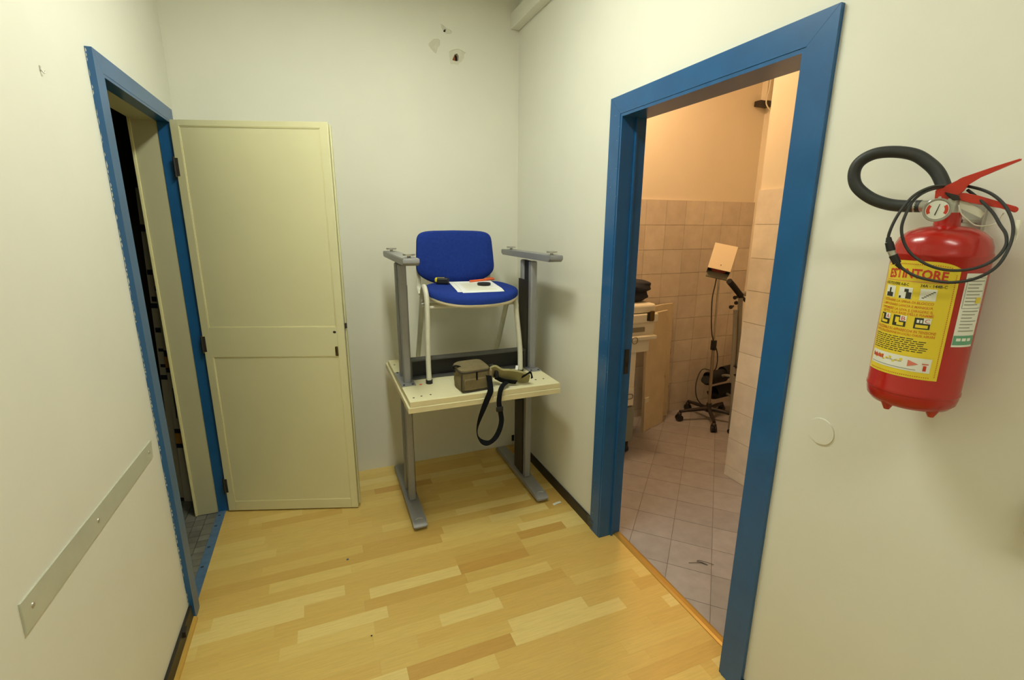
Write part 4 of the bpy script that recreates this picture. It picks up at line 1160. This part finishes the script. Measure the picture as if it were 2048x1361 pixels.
# ------------------------------------------------------------------ side room behind the right doorway
FZ = -0.004
PXF = 2.30                                                   # tiled face of the projecting wall
struct('wall_side_back', B().box(XR2, SX + 0.1, SY, SY + 0.1, 0, ZC), 'side_wall', 'far wall of the side room, painted above and tiled below', 'wall')
struct('wall_side_end', B().box(SX, SX + 0.1, 2.05, SY, 0, ZC), 'side_wall', 'end wall of the niche in the side room', 'wall')
struct('wall_side_pier', B().box(PXF + 0.012, SX + 0.1, -0.2, 2.05, 0, ZC), 'side_wall', 'projecting wall in the side room, painted above and tiled below', 'wall')
struct('wall_side_front', B().box(XR2, PXF + 0.012, -0.3, -0.2, 0, ZC), 'side_wall', 'near wall of the side room out of view', 'wall')
struct('ceiling_side', B().box(XR2, SX + 0.1, -0.2, SY, ZC, ZC + 0.1), 'side_wall', 'ceiling of the side room', 'ceiling')
wside = {o.name: o for o in COL.objects if o.name.startswith('wall_side')}
TZ, TT = 0.1862, 0.004
tcols = [(0.60, 0.53, 0.45), (0.63, 0.56, 0.47), (0.58, 0.51, 0.43), (0.61, 0.55, 0.47)]
wt = B()
wt.box(-0.5, 0.5, -0.5, 0.5, -0.5, 0.5)
bmesh.ops.bevel(wt.bm, geom=[e for e in wt.bm.edges], offset=0.006, segments=1, affect='EDGES')
tile_me = to_mesh('tile', wt, 'tile', Vector(), False)
def wall_tiles(par, x0, x1, fix, axis, ztop, rows, gain, tint=(1, 1, 1)):
    g = OFF[par]
    if axis == 'y':
        part('tile_bed', B().box(x0, x1, fix - 0.007, fix, FZ, ztop - 0.001), 'grout', par)
    else:
        part('tile_bed', B().box(fix, fix + 0.007, x0, x1, FZ, ztop - 0.001), 'grout', par)
    for r_ in range(rows):
        z1 = ztop - r_ * TZ
        z0 = max(z1 - TZ, FZ)
        a = x0
        while a < x1 - 0.01:
            c = min(a + TZ, x1)
            o = bpy.data.objects.new('tile', tile_me)
            COL.objects.link(o)
            o.parent = par
            if axis == 'y':
                o.scale = (c - a - 0.0022, 0.010, z1 - z0 - 0.0022)
                o.location = Vector(((a + c) / 2, fix - 0.0047 - 0.005, (z0 + z1) / 2)) - g
            else:
                o.scale = (0.010, c - a - 0.0022, z1 - z0 - 0.0022)
                o.location = Vector((fix + 0.0027 - 0.005, (a + c) / 2, (z0 + z1) / 2)) - g
            o.color = (*[v * gain * q for v, q in zip(random.choice(tcols), tint)], 1)
            a = c
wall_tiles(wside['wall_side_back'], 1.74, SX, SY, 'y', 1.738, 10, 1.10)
wall_tiles(wside['wall_side_pier'], 1.1186, 2.0496, PXF + 0.005, 'x', 1.744, 10, 1.42, (1.0, 1.03, 1.08))  # paler pier tiles; the gain paints in corridor light falling on them
ff = struct('floor_side', B().box(XR2 - 0.03, SX, -0.2, SY, -0.03, FZ - 0.0025), 'floor_grout', 'grey diagonal tile floor of the side room', 'floor')
ft_ = 0.192
ca, sa = math.cos(math.radians(45)), math.sin(math.radians(45))
ox, oy = 1.949, 2.055
nt_ = 0
for i in range(-14, 14):
    for j in range(-14, 14):
        q = [(i * ft_ + a, j * ft_ + b_) for a, b_ in ((0.0012, 0.0012), (ft_ - 0.0012, 0.0012), (ft_ - 0.0012, ft_ - 0.0012), (0.0012, ft_ - 0.0012))]
        q = [(ox + a * ca - b_ * sa, oy + a * sa + b_ * ca) for a, b_ in q]
        cx_, cy_ = sum(p[0] for p in q) / 4, sum(p[1] for p in q) / 4
        yhi = SY - 0.010
        xlo = XR2 + 0.012 if not (RD0 < cy_ < RD1) else 1.3305
        xhi = SX - 0.002 if cy_ > 2.05 else PXF - 0.003
        ylo = 0.75
        q = clip_poly(q, xlo, xhi, ylo, yhi)
        if len(q) < 3:
            continue
        ar = abs(sum(q[k - 1][0] * q[k][1] - q[k][0] * q[k - 1][1] for k in range(len(q)))) / 2
        if ar < 0.0008:
            continue
        tb = B().prism(q, lambda u, v, a: Vector((u, v, a)), FZ - 0.006, FZ)
        o = part('tile', tb, 'floor_tile', ff, smooth=False)
        k = random.uniform(0.92, 1.07)
        o.color = (0.36 * k, 0.335 * k, 0.335 * k, 1)
single('wire_scrap', B().tube([(1.50, 1.475, 0), (1.535, 1.462, 0), (1.555, 1.452, 0), (1.572, 1.430, 0), (1.560, 1.452, 0), (1.545, 1.470, 0), (1.56, 1.468, 0), (1.59, 1.436, 0), (1.60, 1.42, 0)], 0.0011, 6), 'black', 'thin dark wire scrap on the grey tiled floor', 'wire')
# dark bracket with a cable high in the niche
nb = thing('niche_bracket', 'dark bracket with a white cable high in the corner of the side room', 'bracket', (3.33, SY, 2.45))
part('bracket_arm', B().box(3.26, SX, SY - 0.06, SY, 2.455, 2.495, 0.004), 'brown_base', nb)
part('white_cable', B().tube([(3.335, SY - 0.062, 2.80), (3.333, SY - 0.062, 2.60), (3.31, SY - 0.066, 2.49), (3.325, SY - 0.07, 2.45), (3.365, SY - 0.07, 2.42)], 0.005, 8), 'white_plastic', nb)
part('conduit', B().box(3.325, SX, SY - 0.05, SY, 2.50, ZC), 'side_wall', nb)

# side room lamp
sl = thing('ceiling_lamp', 'warm round ceiling lamp lighting the tiled side room', 'lamp', (1.84, 2.58, ZC))
part('housing', B().lathe([(0, ZC), (0.16, ZC), (0.16, ZC - 0.03), (0.15, ZC - 0.035), (0, ZC - 0.035)], (1.84, 2.58, 0), 32), 'lamp_body', sl)
part('diffuser', B().lathe([(0.148, ZC - 0.036), (0.13, ZC - 0.06), (0.08, ZC - 0.075), (0, ZC - 0.08)], (1.84, 2.58, 0), 32), 'glow_side', sl)

# ---- photocopier on a cabinet
cp = thing('photocopier', 'aged cream photocopier on a wheeled cabinet half hidden by the blue frame', 'photocopier', (1.78, 2.72, FZ))
part('lid', B().box(1.46, 2.045, 2.52, 2.95, 0.985, 1.048, 0.02, 3), 'copier', cp)
part('scanner_body', B().box(1.45, 2.055, 2.505, 2.95, 0.925, 0.984, 0.008), 'copier', cp)
part('printer_body', B().box(1.46, 2.045, 2.53, 2.94, 0.84, 0.925, 0.004), 'copier', cp)
part('painted_slot_shade', B().box(1.55, 1.965, 2.522, 2.531, 0.862, 0.892, 0.002), 'copier_dark', cp, 'dark strip painting the shade in the paper output slot')  # slot shadow painted as a thin dark strip on the body
part('output_tray', B().box(1.50, 2.035, 2.48, 2.535, 0.815, 0.842, 0.006), 'copier', cp)
part('paper_cassette', B().box(1.50, 2.005, 2.515, 2.92, 0.725, 0.815, 0.006), 'copier', cp)
part('badge_latch', B().box(1.975, 2.015, 2.492, 2.507, 0.935, 1.005, 0.008), 'brass_dark', cp, 'dark brown latch on the corner')
part('latch_plate', B().box(1.962, 1.980, 2.497, 2.507, 0.938, 0.998, 0.003), 'black', cp)
part('side_cabinet', B().box(1.50, 1.925, 2.54, 2.90, 0.34, 0.725, 0.006), 'copier', cp)
dr = part('drawer_front', B().box(1.52, 1.918, 2.528, 2.541, 0.345, 0.475, 0.004), 'copier', cp)
part('drawer_pull', B().tube([(1.855, 2.526, 0.43), (1.895, 2.522, 0.432), (1.905, 2.522, 0.415), (1.895, 2.522, 0.40), (1.855, 2.526, 0.398)], 0.003, 6), 'copier_dark', dr)
part('steel_base', B().box(1.50, 1.925, 2.52, 2.90, 0.085, 0.335, 0.004), 'cabinet_grey', cp)
part('key_ring', B().tube([(1.857 + 0.022 * math.cos(t), 2.476, 0.820 + 0.022 * math.sin(t)) for t in [2 * PI * i / 20 for i in range(20)]], 0.002, 6, 1, closed=True), 'brass_dark', cp, 'thin brass ring on the tray')
for xv, yv in ((1.885, 2.55), (1.885, 2.86), (1.56, 2.55), (1.56, 2.86)):
    cs = part('castor', B().cyl((xv - 0.014, yv, 0.028 + FZ), (xv + 0.014, yv, 0.028 + FZ), 0.028, n=18), 'black', cp)
    part('castor_fork', B().box(xv - 0.019, xv + 0.019, yv - 0.012, yv + 0.016, 0.035, 0.087, 0.003), 'iron', cs)
# dark bundle on the copier
jk = thing('folded_jacket', 'dark navy folded jacket lying on top of the photocopier', 'jacket', (1.87, 2.70, 1.048))
part('jacket_fold', B().blob((1.935, 2.70, 1.090), 0.135, 0.13, 0.042, 1.0, 0.05, 4, 0.8), 'cloth_navy', jk)
part('jacket_fold', B().blob((1.950, 2.69, 1.150), 0.125, 0.12, 0.045, 2.3, 0.06, 4, 0.75), 'cloth_navy', jk)
part('lining_corner', B().blob((1.875, 2.70, 1.205), 0.10, 0.08, 0.020, 0.5, 0.05, 3), 'copier', jk, 'pale lining at the top of the jacket')

# ---- old boards leaning on the far wall
def board(x0, x1, y0, y1, z1, name_label, th=0.02, seed=1):
    random.seed(seed)
    pts = [(0, 0)]
    n = 10
    for i in range(1, n):
        pts.append((i / n, random.uniform(0, 0.006)))
    pts += [(1, 0)]
    for i in range(1, 22):
        pts.append((1 - random.uniform(0, 0.03), i / 22))
    pts += [(0.985, 1), (0.5, 1.0), (0, 0.99)]
    for i in range(21, 0, -1):
        pts.append((random.uniform(0, 0.012), i / 22))
    t = thing('old_board', name_label, 'board', ((x0 + x1) / 2, (y0 + y1) / 2, FZ), 'old boards against the tiles')
    lean = 0.03
    ln = Vector((x1 - x0, y1 - y0, 0))
    nn = Vector((-(y1 - y0), x1 - x0, 0)).normalized()
    fb = lambda u, v, a: Vector((x0, y0, FZ)) + ln * u + Vector((0, 0, v * z1)) + nn * (a + lean * v)
    part('board_sheet', B().prism(pts, fb, 0, th), 'board', t)
    eb = B()
    for i in range(26):
        v0 = random.uniform(0.02, 0.96)
        ct = fb(1.0 - random.uniform(0, 0.02), v0, th * 0.4)
        eb.blob(ct, 0.006, 0.006, random.uniform(0.008, 0.022), i, 0.25, 1)
    part('crumbled_edge', eb, 'board_edge', t, 'crumbling brown edge', 'stuff')
    return t, fb
random.seed(3)
bt, fbd = board(2.20, 2.47, 2.76, 2.86, 0.92, 'front yellowed board leaning against the tiles beside the photocopier')
part('edge_batten', B().prism([(0.0, 0.0), (0.03, 0.0), (0.03, 0.30), (0.0, 0.30)], fbd, -0.006, 0), 'board', bt)
part('corner_plate', B().prism([(0.03, 0.26), (0.20, 0.26), (0.20, 0.30), (0.03, 0.30)], fbd, -0.006, 0), 'white_plastic', bt, 'pale metal corner plate')
board(2.34, 2.60, 2.915, 2.965, 0.95, 'rear yellowed board with crumbling edges standing behind another board', 0.02, 9)
random.seed(11)

# ---- infrared lamp on a wheeled stand
il = thing('infrared_lamp', 'ivory infrared therapy lamp on a chrome pole with a five wheeled base', 'lamp', (2.855, 2.775, FZ))
hub = Vector((2.855, 2.775, 0))
top = Vector((2.815, 2.775, 1.20))
for k in range(5):
    a = math.radians(-124 + 72 * k)
    d = Vector((math.cos(a), math.sin(a), 0))
    if hub.y + d.y * 0.25 > SY - 0.05:
        d = d * 0.92
    e = hub + d * 0.245
    lg = part('base_leg', B().tube([hub + d * 0.01 + Vector((0, 0, 0.095)), hub + d * 0.12 + Vector((0, 0, 0.088)), e + Vector((0, 0, 0.076))], 0.016, 10, 4, rad=[0.019, 0.016, 0.013]), 'brown_base', il)
    side = Vector((-d.y, d.x, 0))
    cw = e + Vector((0, 0, 0.027 + FZ))
    part('castor', B().cyl(cw - side * 0.020, cw - side * 0.004, 0.027, n=18).cyl(cw + side * 0.004, cw + side * 0.020, 0.027, n=18), 'black', lg)
    part('castor_hood', B().blob((e.x, e.y, 0.052), 0.020, 0.020, 0.022, 1, 0.0, 2), 'brown_base', lg)
part('hub', B().cyl(hub + Vector((0, 0, 0.07)), hub + Vector((0, 0, 0.14)), 0.028, 0.020, 16), 'brown_base', il)
mid = hub + (top - hub) * 0.52
part('lower_pole', B().cyl(hub + Vector((0, 0, 0.12)), mid, 0.0125, n=14), 'pole_steel', il)
part('upper_pole', B().cyl(mid, top, 0.009, n=14), 'chrome', il)
part('height_clamp', B().cyl(mid - Vector((0, 0, 0.03)), mid + Vector((0, 0, 0.045)), 0.022, n=16).cyl(mid, mid + Vector((-0.035, -0.02, 0)), 0.010, n=10), 'black', il, 'black height clamp')
part('power_cable', B().tube([top + Vector((0.01, 0.03, 0.0)), top + Vector((-0.012, 0.02, -0.10)), top + Vector((-0.035, 0.01, -0.22)), mid + Vector((-0.03, 0, 0.10)), mid + Vector((0.028, -0.02, -0.06)), mid + Vector((0.03, -0.01, -0.20)), hub + Vector((-0.06, 0.05, 0.42)), hub + Vector((-0.13, 0.03, 0.32)), hub + Vector((-0.12, 0.02, 0.20)), hub + Vector((-0.05, 0.02, 0.12))], 0.0042, 8, 5), 'rubber', il)
Th = Matrix.Translation(top + Vector((-0.012, -0.02, 0.10))) @ Matrix.Rotation(math.radians(-45), 4, 'Z') @ Matrix.Rotation(math.radians(11), 4, 'Y') @ Matrix.Rotation(math.radians(-22), 4, 'X')
W2, D2, H2, tk = 0.080, 0.060, 0.098, 0.004
part('housing_front', B().box(-W2, W2, -D2 - tk, -D2, -H2, H2, 0.0015, 2, Th), 'lamp_white', il, 'ivory front panel')
part('housing_shell', B().box(-W2, W2, D2, D2 + tk, -H2, H2, 0, 2, Th).box(-W2, -W2 + tk, -D2, D2, -H2, H2, 0, 2, Th).box(W2 - tk, W2, -D2, D2, -H2, H2, 0, 2, Th).box(-W2 + tk, W2 - tk, -D2, D2, H2 - tk, H2, 0, 2, Th), 'steel_dark', il, 'dark inner housing')
part('reflector_lip', B().box(-W2 + 0.004, W2 - 0.004, D2 - 0.02, D2, -H2 - 0.035, -H2 + 0.01, 0.001, 2, Th), 'cabinet_grey', il)
part('red_bulb', B().cyl(Th @ Vector((0, 0, -0.02)), Th @ Vector((0, 0, -H2 + 0.01)), 0.030, 0.052, 24), 'lamp_red', il, 'red infrared bulb')
part('tilt_joint', B().cyl(top, top + Vector((0, 0.03, 0.05)), 0.012, n=12), 'black', il)
part('rivet', B().cyl(Th @ Vector((0.004, -D2 - tk - 0.0015, -0.062)), Th @ Vector((0.004, -D2 - tk, -0.062)), 0.004, n=10), 'brass_dark', il)

# ---- folded exercise frame behind the projecting wall
ef = thing('exercise_frame', 'folded grey exercise frame with black foam rollers beside the infrared lamp', 'exercise frame', (2.84, 2.55, FZ))
part('front_post', B().tube([(2.826, 2.50, FZ), (2.818, 2.51, 0.25), (2.808, 2.52, 0.53)], 0.020, 12, 3), 'grey_tube', ef)
part('upright_tube', B().tube([(2.806, 2.535, 0.40), (2.792, 2.54, 0.70), (2.777, 2.55, 0.955)], 0.016, 12, 3), 'grey_tube', ef)
part('upright_tube', B().tube([(2.850, 2.535, FZ), (2.845, 2.54, 0.50), (2.812, 2.55, 1.03), (2.818, 2.555, 1.062), (2.85, 2.56, 1.07), (2.93, 2.57, 1.05)], 0.017, 12, 3), 'grey_tube', ef)
part('handle_grip', B().tube([(2.652, 2.52, 1.172), (2.725, 2.53, 1.118), (2.800, 2.54, 1.058)], 0.021, 12, 3), 'foam', ef, 'black foam handle grip')
part('handle_bar', B().tube([(2.800, 2.54, 1.058), (2.86, 2.55, 1.02), (2.93, 2.56, 0.98)], 0.012, 10, 3), 'black', ef)
for p0_, p1_ in (((2.745, 2.545, 0.985), (2.705, 2.53, 0.982)), ((2.772, 2.545, 1.015), (2.752, 2.53, 1.010)), ((2.785, 2.545, 1.052), (2.733, 2.53, 1.049))):
    part('clamp_knob', B().cyl(p0_, p1_, 0.007, 0.014, 12), 'black', ef)
for zz in (0.47, 0.53):
    for xx in (2.800, 2.848):
        part('bolt', B().cyl((xx, 2.525, zz), (xx, 2.500, zz), 0.009, n=10), 'black', ef)
for (x0, y0, z0), ln in (((2.905, 2.87, 0.315), 0.17), ((3.05, 2.86, 0.350), 0.16), ((3.00, 2.88, 0.175), 0.18)):
    part('foam_roller', B().tube([(x0, y0, z0), (x0 + 0.01, y0, z0), (x0 + ln * 0.5, y0, z0 + 0.006), (x0 + ln - 0.01, y0, z0 + 0.010), (x0 + ln, y0, z0 + 0.010)], 0.055, 18, 3), 'foam', ef, 'black foam roller')
part('roller_bar', B().tube([(3.00, 2.87, 0.32), (3.02, 2.75, 0.36), (2.95, 2.62, 0.30), (2.85, 2.54, 0.22)], 0.012, 10, 3), 'grey_tube', ef)
part('roller_bar', B().tube([(3.14, 2.86, 0.36), (3.10, 2.72, 0.33), (2.95, 2.60, 0.34), (2.85, 2.54, 0.36)], 0.012, 10, 3), 'grey_tube', ef)
part('roller_bar', B().tube([(3.09, 2.88, 0.18), (3.08, 2.74, 0.16), (2.95, 2.60, 0.12), (2.85, 2.54, 0.08)], 0.012, 10, 3), 'grey_tube', ef)
part('base_bar', B().tube([(2.80, 2.50, 0.016), (2.92, 2.50, 0.016), (3.05, 2.50, 0.016)], 0.018, 10, 3), 'black', ef)
